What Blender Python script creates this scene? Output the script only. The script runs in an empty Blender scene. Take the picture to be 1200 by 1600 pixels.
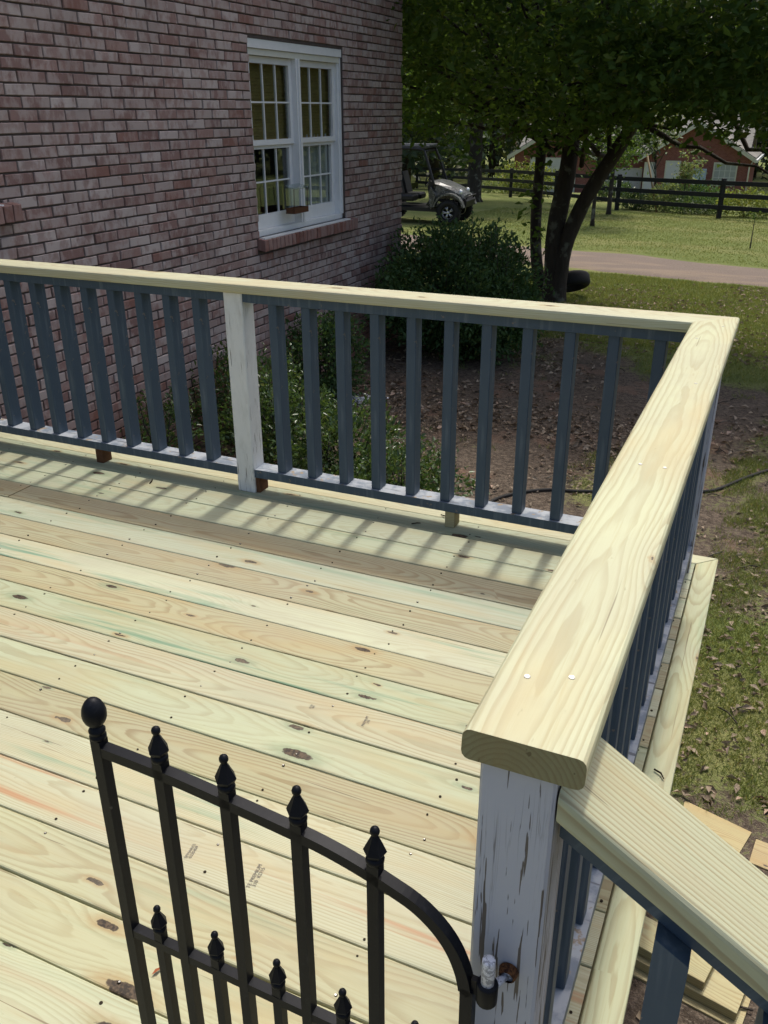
import bpy, math, random
import numpy as np
from mathutils import Vector, Matrix
random.seed(7); RNG = np.random.default_rng(11)
S = bpy.context.scene
COL = S.collection
R = math.radians

# ------------------------------------------------------------------ camera, world, sun, exposure
def cam_axes(yaw, pitch, roll):
    cy, sy, cp, sp = math.cos(yaw), math.sin(yaw), math.cos(pitch), math.sin(pitch)
    f = Vector((sy*cp, cy*cp, sp)); r = Vector((cy, -sy, 0)); u = r.cross(f)
    cr, sr = math.cos(roll), math.sin(roll)
    return f, cr*r + sr*u, -sr*r + cr*u
CF, CR, CU = cam_axes(-.4217, -.4322, -.004)
CPOS = Vector((.1697, -3.0596, 1.5463))
cd = bpy.data.cameras.new('camera'); cam = bpy.data.objects.new('camera', cd); COL.objects.link(cam)
m = Matrix((CR, CU, -CF)).transposed().to_4x4(); m.translation = CPOS; cam.matrix_world = m
cd.sensor_fit = 'VERTICAL'; cd.sensor_height = 24; cd.lens = 24*1355.6/1600
cd.clip_start = .02; cd.clip_end = 600
S.camera = cam
SUN_EL, SUN_AZ = R(63.5), R(-1.5)          # azimuth from +y towards +x
W = bpy.data.worlds.new('World'); S.world = W; W.use_nodes = True
nt = W.node_tree; bg = nt.nodes['Background']; sky = nt.nodes.new('ShaderNodeTexSky')
sky.sky_type = 'NISHITA'; sky.sun_disc = False; sky.sun_elevation = SUN_EL; sky.sun_rotation = SUN_AZ
sky.air_density = 1.0; sky.dust_density = 5.0; sky.ozone_density = .35
nt.links.new(sky.outputs[0], bg.inputs[0]); bg.inputs[1].default_value = .15
sl = bpy.data.lights.new('sun', 'SUN'); sl.energy = 1.9; sl.angle = R(3.0); sl.color = (1, .965, .90)
so = bpy.data.objects.new('sun', sl); COL.objects.link(so)
sd = Vector((math.sin(SUN_AZ)*math.cos(SUN_EL), math.cos(SUN_AZ)*math.cos(SUN_EL), math.sin(SUN_EL)))
so.rotation_euler = sd.to_track_quat('Z', 'Y').to_euler(); so.location = (-2, 8, 20)
S.view_settings.view_transform = 'Standard'; S.view_settings.look = 'None'
S.view_settings.exposure = 0.36; S.view_settings.gamma = 1.0; S.view_settings.use_curve_mapping = False
S.render.engine = 'CYCLES'
try:
    S.cycles.max_bounces = 8; S.cycles.transparent_max_bounces = 12; S.cycles.use_denoising = True
    S.cycles.caustics_reflective = False; S.cycles.caustics_refractive = False
except Exception: pass

# ------------------------------------------------------------------ node helpers
class NT:
    def __init__(s, name):
        s.m = bpy.data.materials.new(name); s.m.use_nodes = True; s.t = s.m.node_tree
        s.b = s.t.nodes['Principled BSDF']; s.out = s.t.nodes['Material Output']
    def n(s, typ, **kw):
        x = s.t.nodes.new(typ)
        for k, v in kw.items(): setattr(x, k, v)
        return x
    def put(s, inp, v):
        if isinstance(v, bpy.types.NodeSocket): s.t.links.new(v, inp)
        elif isinstance(v, (tuple, list)):
            v = tuple(v)
            if inp.type == 'RGBA' and len(v) == 3: v += (1,)
            inp.default_value = v
        else: inp.default_value = v
    def M(s, op, a, b=0.0, c=0.0, clamp=False):
        x = s.n('ShaderNodeMath', operation=op, use_clamp=clamp)
        s.put(x.inputs[0], a); s.put(x.inputs[1], b); s.put(x.inputs[2], c); return x.outputs[0]
    def mix(s, fac, a, b, mode='MIX'):
        x = s.n('ShaderNodeMix', data_type='RGBA', blend_type=mode)
        s.put(x.inputs[0], fac); s.put(x.inputs[6], a); s.put(x.inputs[7], b); return x.outputs[2]
    def noise(s, vec, scale, detail=3, rough=.55, dist=0.0):
        x = s.n('ShaderNodeTexNoise'); s.put(x.inputs['Vector'], vec); x.inputs['Scale'].default_value = scale
        x.inputs['Detail'].default_value = detail; x.inputs['Roughness'].default_value = rough
        x.inputs['Distortion'].default_value = dist; return x.outputs[0]
    def ss(s, x, lo, hi):
        q = s.n('ShaderNodeMapRange', interpolation_type='SMOOTHSTEP'); s.put(q.inputs[0], x)
        s.put(q.inputs[1], lo); s.put(q.inputs[2], hi); return q.outputs[0]
    def comb(s, x, y, z):
        q = s.n('ShaderNodeCombineXYZ'); s.put(q.inputs[0], x); s.put(q.inputs[1], y); s.put(q.inputs[2], z); return q.outputs[0]
    def sep(s, v):
        q = s.n('ShaderNodeSeparateXYZ'); s.put(q.inputs[0], v); return q.outputs
    def vm(s, op, a, b):
        q = s.n('ShaderNodeVectorMath', operation=op); s.put(q.inputs[0], a); s.put(q.inputs[1], b); return q.outputs[0]
    def attr(s, name):
        q = s.n('ShaderNodeAttribute', attribute_type='OBJECT', attribute_name=name); return q.outputs['Fac']
    def gattr(s, name):
        q = s.n('ShaderNodeAttribute', attribute_name=name); return q.outputs['Fac']
    def obj(s): return s.n('ShaderNodeTexCoord').outputs['Object']
    def pos(s): return s.n('ShaderNodeNewGeometry').outputs['Position']
    def rpi(s): return s.n('ShaderNodeNewGeometry').outputs['Random Per Island']
    def rnd(s): return s.n('ShaderNodeObjectInfo').outputs['Random']
    def bump(s, h, strength=.3, dist=.01):
        q = s.n('ShaderNodeBump'); q.inputs['Strength'].default_value = strength; q.inputs['Distance'].default_value = dist
        s.put(q.inputs['Height'], h); s.put(s.b.inputs['Normal'], q.outputs[0])
    def fin(s, col, rough=.6, spec=.3, metal=0.0):
        s.put(s.b.inputs['Base Color'], col); s.put(s.b.inputs['Roughness'], rough)
        s.b.inputs['Specular IOR Level'].default_value = spec; s.b.inputs['Metallic'].default_value = metal
        return s.m

def simple(name, col, rough=.6, spec=.3, metal=0.0, var=.15, scale=12, bump=0.0):
    k = NT(name); v = k.noise(k.obj(), scale, 4)
    a = tuple(c*(1-var) for c in col); b = tuple(min(1, c*(1+var)) for c in col)
    if bump: k.bump(k.noise(k.obj(), scale*6, 3), bump, .004)
    return k.fin(k.mix(v, a, b), rough, spec, metal)

# ---- new pressure treated pine: solid 3D growth rings, knots, green and red streaks; per-board custom properties
def wood_material():
    k = NT('new_pine')
    o = k.obj(); seed = k.attr('seed')
    x, y, z = k.sep(o)
    sx = k.M('ADD', x, k.M('MULTIPLY', seed, 37.3))
    # knots
    kv = k.n('ShaderNodeTexVoronoi', feature='F1', voronoi_dimensions='2D')
    k.put(kv.inputs['Vector'], k.comb(k.M('MULTIPLY', sx, 2.3), k.M('ADD', k.M('MULTIPLY', y, 7.2), k.M('MULTIPLY', seed, 11.7)), 0.0))
    kv.inputs['Scale'].default_value = 1.0
    kc = k.sep(kv.outputs['Color'])
    on = k.M('GREATER_THAN', kc[0], k.M('SUBTRACT', 1.0, k.attr('knot')))
    wob = k.M('MULTIPLY', k.M('SUBTRACT', k.noise(o, 42, 3), .5), .11)
    d = k.M('ADD', kv.outputs['Distance'], wob)
    ksz = k.M('ADD', .022, k.M('MULTIPLY', k.M('POWER', kc[1], 1.6), k.attr('knotsize')))
    push = k.M('MULTIPLY', on, k.M('MULTIPLY', .016, k.M('POWER', 2.718, k.M('MULTIPLY', -9.0, k.M('POWER', kv.outputs['Distance'], 1.6)))))
    # growth rings
    lowv = k.comb(k.M('MULTIPLY', sx, .8), k.M('MULTIPLY', seed, 5.0), 0.0)
    n1 = k.M('SUBTRACT', k.noise(lowv, 1.0, 2), .5)
    n2 = k.M('SUBTRACT', k.noise(k.comb(k.M('MULTIPLY', sx, .9), 9.3, k.M('MULTIPLY', seed, 3.0)), 1.0, 1), .5)
    warp = k.M('SUBTRACT', k.noise(k.comb(k.M('MULTIPLY', sx, 4.0), k.M('MULTIPLY', y, 22.0), k.M('MULTIPLY', z, 22.0)), 1.0, 3), .5)
    yc = k.M('ADD', k.attr('pith_y'), k.M('MULTIPLY', n1, .10))
    zc = k.M('ADD', k.attr('pith_z'), k.M('MULTIPLY', n2, .16))
    dy = k.M('SUBTRACT', y, yc); dz = k.M('SUBTRACT', z, zc)
    r = k.M('SQRT', k.M('ADD', k.M('MULTIPLY', dy, dy), k.M('MULTIPLY', dz, dz)))
    r = k.M('ADD', k.M('ADD', r, k.M('MULTIPLY', warp, .010)), push)
    ringc = k.M('MULTIPLY', r, k.M('MULTIPLY', k.attr('ring'), 1.45))
    fr = k.M('FRACT', ringc)
    late = k.M('MULTIPLY', k.ss(fr, .38, .86), k.M('SUBTRACT', 1.0, k.ss(fr, .90, 1.0)))
    ringvar = k.noise(k.comb(k.M('FLOOR', ringc), seed, 0.0), 3.1, 1)
    late = k.M('MULTIPLY', late, k.M('ADD', .25, ringvar))
    fib = k.noise(k.comb(k.M('MULTIPLY', sx, 14), k.M('MULTIPLY', y, 420), k.M('MULTIPLY', z, 420)), 1.0, 3)
    late = k.M('MULTIPLY', late, k.attr('contrast'), clamp=True)
    oi = k.n('ShaderNodeObjectInfo'); tint = oi.outputs['Color']
    base = k.mix(late, (.452, .470, .358), (.288, .240, .152))
    base = k.mix(k.M('MULTIPLY', k.M('SUBTRACT', fib, .35), .30), base, (.36, .30, .17))
    fib2 = k.noise(k.comb(k.M('MULTIPLY', sx, 5), k.M('MULTIPLY', y, 150), k.M('ADD', k.M('MULTIPLY', z, 150), seed)), 1.0, 4, .65)
    base = k.mix(k.M('MULTIPLY', k.ss(fib2, .48, .74), .38), base, (.34, .285, .165))
    chk = k.noise(k.comb(k.M('MULTIPLY', sx, 2.2), k.M('MULTIPLY', y, 75), k.M('ADD', k.M('MULTIPLY', z, 60), k.M('MULTIPLY', seed, 2.0))), 1.0, 2)
    base = k.mix(k.M('MULTIPLY', k.ss(chk, .715, .735), .75), base, (.13, .095, .055))
    # tonal drift along board
    dr = k.noise(k.comb(k.M('MULTIPLY', sx, 1.6), k.M('MULTIPLY', y, 11), seed), 1.0, 4)
    base = k.mix(k.M('MULTIPLY', k.ss(dr, .45, .72), .65), base, (.44, .375, .235))
    base = k.mix(k.M('MULTIPLY', k.ss(k.M('SUBTRACT', 1.0, dr), .5, .75), .4), base, (.50, .525, .375))
    # green preservative streaks
    gv = k.noise(k.comb(k.M('MULTIPLY', sx, 1.5), k.M('MULTIPLY', y, 34), k.M('MULTIPLY', seed, 7)), 1.0, 5, .62)
    gm = k.noise(k.comb(k.M('MULTIPLY', sx, .9), k.M('MULTIPLY', y, 8), k.M('MULTIPLY', seed, 9)), 1.0, 2)
    g = k.M('MULTIPLY', k.M('MULTIPLY', k.ss(gv, .47, .66), k.ss(gm, .44, .60)), k.attr('green'), clamp=True)
    base = k.mix(k.M('MULTIPLY', g, .95), base, (.15, .27, .195))
    # red heart streak
    rv = k.noise(k.comb(k.M('MULTIPLY', sx, .6), k.M('MULTIPLY', y, 30), k.M('MULTIPLY', seed, 13)), 1.0, 3)
    rr = k.M('MULTIPLY', k.ss(rv, .51, .68), k.attr('red'), clamp=True)
    base = k.mix(k.M('MULTIPLY', rr, .85), base, (.40, .20, .105))
    base = k.mix(1.0, base, tint, 'MULTIPLY')
    # knot colour
    halo = k.M('MULTIPLY', on, k.M('SUBTRACT', 1.0, k.ss(d, ksz, k.M('MULTIPLY', ksz, 2.6))))
    core = k.M('MULTIPLY', on, k.M('SUBTRACT', 1.0, k.ss(d, k.M('MULTIPLY', ksz, .8), ksz)))
    edge = k.M('MULTIPLY', core, k.ss(d, k.M('MULTIPLY', ksz, .55), k.M('MULTIPLY', ksz, .9)))
    kn = k.noise(o, 130, 2)
    hcol = k.mix(k.ss(kc[2], .45, .55), (.36, .24, .10), (.22, .28, .17))
    base = k.mix(k.M('MULTIPLY', halo, .55), base, hcol)
    base = k.mix(core, base, k.mix(k.ss(kn, .38, .68), (.032, .024, .017), (.115, .080, .048)))
    base = k.mix(k.M('MULTIPLY', edge, .8), base, (.06, .045, .03))
    wear = k.noise(k.vm('MULTIPLY', k.pos(), (1.3, 2.1, 1)), 1.6, 5, .6)
    base = k.mix(k.M('MULTIPLY', k.ss(wear, .42, .66), .22), base, (.36, .33, .25))
    # end grain soaks up light
    nx = k.sep(k.n('ShaderNodeTexCoord').outputs['Normal'])[0]
    eg = k.ss(k.M('ABSOLUTE', nx), .6, .9)
    base = k.mix(eg, base, k.mix(.8, base, (.40, .34, .20), 'MULTIPLY'))
    # fine pores and scuffs
    sc = k.noise(k.comb(k.M('MULTIPLY', sx, 30), k.M('MULTIPLY', y, 90), z), 1.0, 2)
    base = k.mix(k.M('MULTIPLY', k.ss(sc, .70, .78), .30), base, (.22, .18, .11))
    k.bump(k.M('ADD', k.M('MULTIPLY', late, -.5), k.M('MULTIPLY', fib, .6)), .35, .0012)
    return k.fin(base, .58, .28)

def blue_paint():
    k = NT('slate_blue_paint'); p = k.obj()
    v = k.noise(p, 9, 4); x, y, z = k.sep(p)
    st = k.noise(k.comb(k.M('MULTIPLY', x, 60), k.M('MULTIPLY', y, 60), k.M('MULTIPLY', z, 4)), 1, 4)
    c = k.mix(v, (.040, .066, .100), (.058, .090, .128))
    c = k.mix(k.M('MULTIPLY', k.ss(st, .50, .72), .6), c, (.115, .15, .19))
    c = k.mix(k.M('MULTIPLY', k.ss(k.noise(p, 34, 4), .67, .70), .8), c, (.19, .16, .13))
    k.bump(st, .25, .002)
    return k.fin(c, .5, .35)
def worn_skylit_blue():  # rail tops: wear, plus sky and sun sheen painted in as pale colour
    k = NT('worn_skylit_blue_paint'); p = k.pos()
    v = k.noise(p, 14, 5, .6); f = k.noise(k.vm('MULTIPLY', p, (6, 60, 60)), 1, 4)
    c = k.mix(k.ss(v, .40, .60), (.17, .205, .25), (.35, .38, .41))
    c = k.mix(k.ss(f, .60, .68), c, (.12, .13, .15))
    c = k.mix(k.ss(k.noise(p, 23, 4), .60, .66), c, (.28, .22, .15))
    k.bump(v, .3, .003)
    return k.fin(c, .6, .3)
def peel_paint(name, col, amount, wood=(.115, .10, .09), dirt=.0):
    k = NT(name); p = k.obj(); x, y, z = k.sep(p)
    sv = k.comb(k.M('MULTIPLY', x, 155), k.M('MULTIPLY', y, 155), k.M('MULTIPLY', z, 6.5))
    a = k.noise(sv, 1.0, 2, .5, .2)
    fine = k.noise(k.comb(k.M('MULTIPLY', x, 120), k.M('MULTIPLY', y, 120), k.M('MULTIPLY', z, 60)), 1, 2)
    reg = k.noise(k.comb(k.M('MULTIPLY', x, 9), k.M('MULTIPLY', y, 9), k.M('MULTIPLY', z, 3)), 1, 2)
    low = k.M('MULTIPLY', k.ss(k.M('MULTIPLY', z, -1.0), -.82, -.55), .062)
    h = k.M('ADD', k.M('ADD', k.M('ADD', a, k.M('MULTIPLY', k.M('SUBTRACT', fine, .5), .05)), k.M('MULTIPLY', k.M('SUBTRACT', reg, .5), .22)), low)
    edge = k.M('MULTIPLY', k.ss(k.M('MULTIPLY', k.M('ABSOLUTE', x), k.M('ABSOLUTE', y)), .0445*.0405, .0445*.0440), .05 if amount else .03)
    h = k.M('ADD', h, edge)
    th = .74 - amount
    bare = k.ss(h, th, th+.012)
    crk = k.noise(k.comb(k.M('MULTIPLY', x, 95), k.M('MULTIPLY', y, 95), k.M('MULTIPLY', z, 2.2)), 1, 3, .5, .3)
    cr = k.M('SUBTRACT', 1.0, k.ss(k.M('ABSOLUTE', k.M('SUBTRACT', crk, .5)), .0, .010))
    cr = k.M('MULTIPLY', cr, k.ss(reg, .5, .62))
    c = k.mix(k.noise(p, 7, 4), tuple(q*.88 for q in col), col)
    if dirt:
        dv = k.noise(k.comb(k.M('MULTIPLY', x, 30), k.M('MULTIPLY', y, 30), k.M('MULTIPLY', z, 9)), 1, 5, .65)
        c = k.mix(k.M('MULTIPLY', k.ss(dv, .48, .68), dirt), c, (.30, .31, .27))
    c = k.mix(k.M('MULTIPLY', cr, .85), c, (.10, .09, .085))
    fibre = k.noise(k.comb(k.M('MULTIPLY', x, 200), k.M('MULTIPLY', y, 200), k.M('MULTIPLY', z, 8)), 1, 3)
    c = k.mix(bare, c, k.mix(fibre, tuple(q*.6 for q in wood), tuple(q*1.35 for q in wood)))
    k.bump(k.M('SUBTRACT', 0.0, k.M('ADD', bare, k.M('MULTIPLY', cr, .5))), .7, .0015)
    return k.fin(c, .5, .35)
def brick_material(redder=False):
    k = NT('red_sill_brick' if redder else 'whitewashed_brick'); p = k.pos()
    rn = k.M('FRACT', k.M('ADD', k.rpi(), k.M('MULTIPLY', k.rnd(), 7.31)))
    rn2 = k.M('FRACT', k.M('MULTIPLY', rn, 17.7))
    rn3 = k.M('FRACT', k.M('MULTIPLY', rn, 91.3))
    pv = k.vm('ADD', p, k.comb(0.0, k.M('MULTIPLY', rn, 31.0), k.M('MULTIPLY', rn2, 17.0)))
    wash = k.noise(k.vm('MULTIPLY', pv, (6, 11, 7)), 1, 5, .62)
    grit = k.noise(p, 160, 3, .7)
    red = k.mix(rn2, (.225, .140, .126), (.31, .20, .178))
    amt = k.M('ADD', k.M('MULTIPLY', k.ss(wash, .38, .60), .80), k.M('MULTIPLY', k.M('SUBTRACT', rn, .35), .85), clamp=True)
    if redder: red = k.mix(rn2, (.20, .095, .078), (.27, .14, .115)); amt = k.M('MULTIPLY', amt, .35)
    c = k.mix(amt, red, k.mix(rn3, (.375, .305, .283), (.49, .425, .400)))
    strk = k.noise(k.vm('MULTIPLY', pv, (30, 34, 5)), 1, 4, .6)
    c = k.mix(k.M('MULTIPLY', k.ss(strk, .55, .75), .35), c, (.44, .40, .37))
    c = k.mix(k.M('MULTIPLY', k.ss(rn3, .90, .93), .55), c, (.21, .085, .06))
    # redder and darker towards the foot of the wall
    z = k.sep(p)[2]
    c = k.mix(k.M('MULTIPLY', k.ss(k.M('MULTIPLY', z, -1.0), .20, .75), .6), c, (.24, .105, .065))
    st = k.noise(k.vm('MULTIPLY', p, (1, 1.5, .7)), 1.3, 5, .6)
    c = k.mix(k.M('MULTIPLY', k.ss(st, .50, .72), .24), c, (.15, .115, .10))
    c = k.mix(k.M('MULTIPLY', k.ss(grit, .60, .75), .45), c, (.10, .075, .07))
    k.bump(k.M('ADD', grit, k.M('MULTIPLY', wash, .8)), .55, .004)
    return k.fin(c, .9, .15)
def leaf_mat(name, c1, c2, rough=.4, trans=.35, tcol=None, spec=.35, odd=1.9):
    k = NT(name); r = k.rpi()
    c = k.mix(r, c1, c2)
    c = k.mix(k.ss(k.M('FRACT', k.M('MULTIPLY', r, 23.7)), .93, .96), c, (c2[0]*odd, c2[1]*(.6+.34*odd), c2[2]))
    k.fin(c, rough, spec)
    t = k.n('ShaderNodeBsdfTranslucent'); k.put(t.inputs[0], k.mix(.5, c, tcol or (c2[0]*2.2, c2[1]*2.0, c2[2]*.8)))
    ms = k.n('ShaderNodeMixShader'); ms.inputs[0].default_value = trans
    k.t.links.new(k.b.outputs[0], ms.inputs[1]); k.t.links.new(t.outputs[0], ms.inputs[2])
    k.t.links.new(ms.outputs[0], k.out.inputs[0]); return k.m
def bark_mat():
    k = NT('bark'); p = k.pos(); v = k.vm('MULTIPLY', p, (14, 14, 3.5))
    n = k.noise(v, 1, 6, .65, .4); l = k.noise(p, 5, 4)
    c = k.mix(n, (.022, .019, .016), (.085, .072, .06)); c = k.mix(k.M('MULTIPLY', k.ss(l, .55, .66), .6), c, (.20, .21, .17))
    k.bump(n, .8, .03); return k.fin(c, .9, .1)
def ground_mat():
    k = NT('earth_and_turf'); p = k.pos(); g = k.gattr('turf')
    n1 = k.noise(p, 2.2, 6, .62); n2 = k.noise(p, 26, 5, .7); n3 = k.noise(p, 90, 3)
    dirt = k.mix(k.ss(n2, .35, .68), (.075, .058, .044), (.185, .145, .110))
    dirt = k.mix(k.M('MULTIPLY', k.ss(n1, .53, .66), .55), dirt, (.24, .145, .10))
    dirt = k.mix(k.M('MULTIPLY', k.ss(n3, .58, .70), .55), dirt, (.32, .275, .21))
    far = k.noise(k.vm('MULTIPLY', p, (.55, .9, 1)), 1, 4)
    gr = k.mix(k.noise(p, 45, 4, .7), (.10, .135, .036), (.195, .225, .075))
    gr = k.mix(k.M('MULTIPLY', k.ss(far, .42, .68), .6), gr, (.25, .235, .10))
    f = k.ss(k.M('ADD', g, k.M('MULTIPLY', k.M('SUBTRACT', n2, .5), .9)), .38, .62)
    k.bump(k.M('ADD', n2, n3), .7, .03)
    return k.fin(k.mix(f, dirt, gr), .95, .1)
def gravel_mat():
    k = NT('gravel'); p = k.pos(); n = k.noise(p, 30, 5, .75); l = k.noise(k.vm('MULTIPLY', p, (.5, 1.6, 1)), 1, 4)
    c = k.mix(n, (.125, .100, .084), (.275, .222, .185)); c = k.mix(k.M('MULTIPLY', k.ss(l, .48, .66), .5), c, (.30, .235, .165))
    k.bump(n, .9, .03); return k.fin(c, .95, .1)
def glass_mat():
    k = NT('window_glass'); t = k.n('ShaderNodeBsdfTransparent'); t.inputs[0].default_value = (.80, .84, .82, 1)
    g = k.n('ShaderNodeBsdfGlossy'); g.inputs[1].default_value = .02; g.inputs[0].default_value = (.95, .97, .97, 1)
    lw = k.n('ShaderNodeLayerWeight'); lw.inputs[0].default_value = .5
    fr = k.M('ADD', .045, k.M('MULTIPLY', .9, k.M('POWER', lw.outputs['Facing'], 4.0)))
    ms = k.n('ShaderNodeMixShader'); k.t.links.new(fr, ms.inputs[0])
    k.t.links.new(t.outputs[0], ms.inputs[1]); k.t.links.new(g.outputs[0], ms.inputs[2])
    k.t.links.new(ms.outputs[0], k.out.inputs[0]); return k.m
def camo_mat():
    k = NT('camouflage'); p = k.obj(); a = k.noise(p, 7, 3, .6, 1.2); b = k.noise(p, 16, 3, .6, .8)
    c = k.mix(k.ss(a, .48, .52), (.05, .055, .05), (.115, .12, .115)); c = k.mix(k.ss(b, .58, .61), c, (.22, .23, .23))
    c = k.mix(k.ss(k.noise(p, 24, 2), .62, .65), c, (.035, .035, .03)); return k.fin(c, .35, .45)
def iron_mat():
    k = NT('black_iron'); p = k.obj(); n = k.noise(p, 60, 4, .7)
    c = k.mix(k.ss(n, .55, .8), (.005, .006, .009), (.015, .016, .020))  # bluish tone is sky sheen put into the base colour
    c = k.mix(k.M('MULTIPLY', k.ss(k.noise(k.pos(), 38, 3), .71, .76), .8), c, (.08, .075, .07))
    k.bump(n, .25, .001); return k.fin(c, .5, .18)
def rust_mat():
    k = NT('rust'); n = k.noise(k.obj(), 220, 4, .7)
    return k.fin(k.mix(k.ss(n, .35, .65), (.025, .010, .006), (.15, .065, .025)), .85, .2)
def chipped_white():
    k = NT('chipped_white_enamel'); p = k.obj(); n = k.noise(p, 150, 3, .6); n2 = k.noise(p, 420, 3, .6)
    c = k.mix(k.ss(n, .50, .54), (.62, .63, .68), (.30, .31, .34)); c = k.mix(k.ss(n2, .60, .66), c, (.80, .81, .84))
    c = k.mix(k.ss(k.noise(p, 110, 2), .66, .70), c, (.25, .12, .04)); return k.fin(c, .45, .4)
def far_brick():
    k = NT('far_red_brick'); p = k.pos(); b = k.n('ShaderNodeTexBrick')
    x, y, z = k.sep(p); k.put(b.inputs['Vector'], k.comb(k.M('ADD', x, y), z, 0.0)); b.inputs['Scale'].default_value = 4.2
    b.inputs['Color1'].default_value = (.25, .085, .075, 1); b.inputs['Color2'].default_value = (.33, .13, .115, 1); b.inputs['Mortar'].default_value = (.30, .22, .19, 1)
    b.inputs['Mortar Size'].default_value = .018
    return k.fin(k.mix(k.M('MULTIPLY', k.noise(p, 2, 4), .5), b.outputs[0], (.17, .07, .06)), .9, .1)
def shingle_mat():
    k = NT('grey_shingles'); p = k.pos(); n = k.noise(k.vm('MULTIPLY', p, (3, 8, 8)), 1, 4, .7)
    return k.fin(k.mix(n, (.17, .165, .15), (.36, .345, .31)), .9, .1)

MT = dict(
    wood=wood_material(), blue=blue_paint(), worn_skylit=worn_skylit_blue(),
    white=peel_paint('white_post_paint', (.74, .755, .75), .0, dirt=.18), shaded_white=peel_paint('shaded_white_post_paint', (.46, .48, .54), .105, dirt=.0),  # second post paint: same white with bluish sky shade mixed into its colour
    trimw=simple('white_trim_paint', (.72, .74, .74), .45, .35, var=.08), offw=simple('cream_trim_paint', (.66, .66, .58), .55, .3, var=.08),
    brick=brick_material(), mortar=simple('dark_mortar', (.10, .083, .075), .95, .1, var=.3, scale=25),
    sillbrick=None, glass=glass_mat(), bark=bark_mat(), ground=ground_mat(), gravel=gravel_mat(), camo=camo_mat(), iron=iron_mat(),
    rust=rust_mat(), chip=chipped_white(), farbrick=far_brick(), shingle=shingle_mat(),
    dark=simple('dark_room', (.02, .018, .015), .9, .1), curtain=simple('white_curtain', (.62, .62, .60), .9, .1, var=.05),
    shade=simple('tan_window_shade', (.40, .29, .12), .9, .1, var=.1), black=simple('black_fence_paint', (.012, .012, .013), .6, .3),
    rubber=simple('black_rubber', (.018, .018, .019), .75, .25), plastic=simple('black_plastic', (.011, .0115, .013), .5, .4),
    alloy=simple('machined_alloy', (.55, .55, .56), .28, .5, .9), lens=simple('headlight_lens', (.72, .75, .76), .12, .6, .3), grey=simple('grey_roof_plastic', (.07, .075, .085), .35, .45),
    canopy=leaf_mat('canopy_leaf', (.026, .060, .014), (.085, .145, .034), .6, .45, spec=.15), hedge=leaf_mat('holly_leaf', (.034, .080, .028), (.080, .145, .050), .5, .3, spec=.25),
    shrub=leaf_mat('shrub_leaf', (.035, .075, .022), (.085, .145, .045), .33, .3, spec=.5), bright=leaf_mat('bright_leaf', (.09, .14, .03), (.19, .24, .06), .5, .4),
    pine=leaf_mat('far_foliage', (.022, .044, .022), (.055, .085, .036), .6, .2), sprout=leaf_mat('pale_leaf', (.10, .15, .06), (.22, .28, .13), .5, .4),
    turf=leaf_mat('turf_blade', (.09, .135, .032), (.195, .23, .075), .55, .3), litter=leaf_mat('dry_leaf', (.10, .068, .042), (.40, .32, .23), .7, .15, tcol=(.3, .2, .1), odd=1.1),
    door=simple('white_garage_door', (.66, .67, .69), .5, .3, var=.06), bluep=simple('pale_blue_panel', (.36, .47, .60), .5, .3, var=.06),
    bluebag=simple('blue_plastic', (.05, .10, .38), .4, .4), screw=simple('screw_steel', (.50, .49, .45), .4, .5, .8), hole=simple('screw_pit', (.035, .028, .02), .9, .05),
    ink=simple('faded_stamp_ink', (.17, .155, .14), .8, .1), chipw=simple('white_paint_flakes', (.68, .69, .70), .7, .2), concrete=simple('concrete', (.36, .345, .32), .9, .1),
    bare=simple('old_unpainted_wood', (.11, .055, .03), .85, .1, var=.4, scale=40), stick=simple('dry_stick', (.03, .022, .015), .9, .05))
MT['sillbrick'] = brick_material(True)

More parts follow.
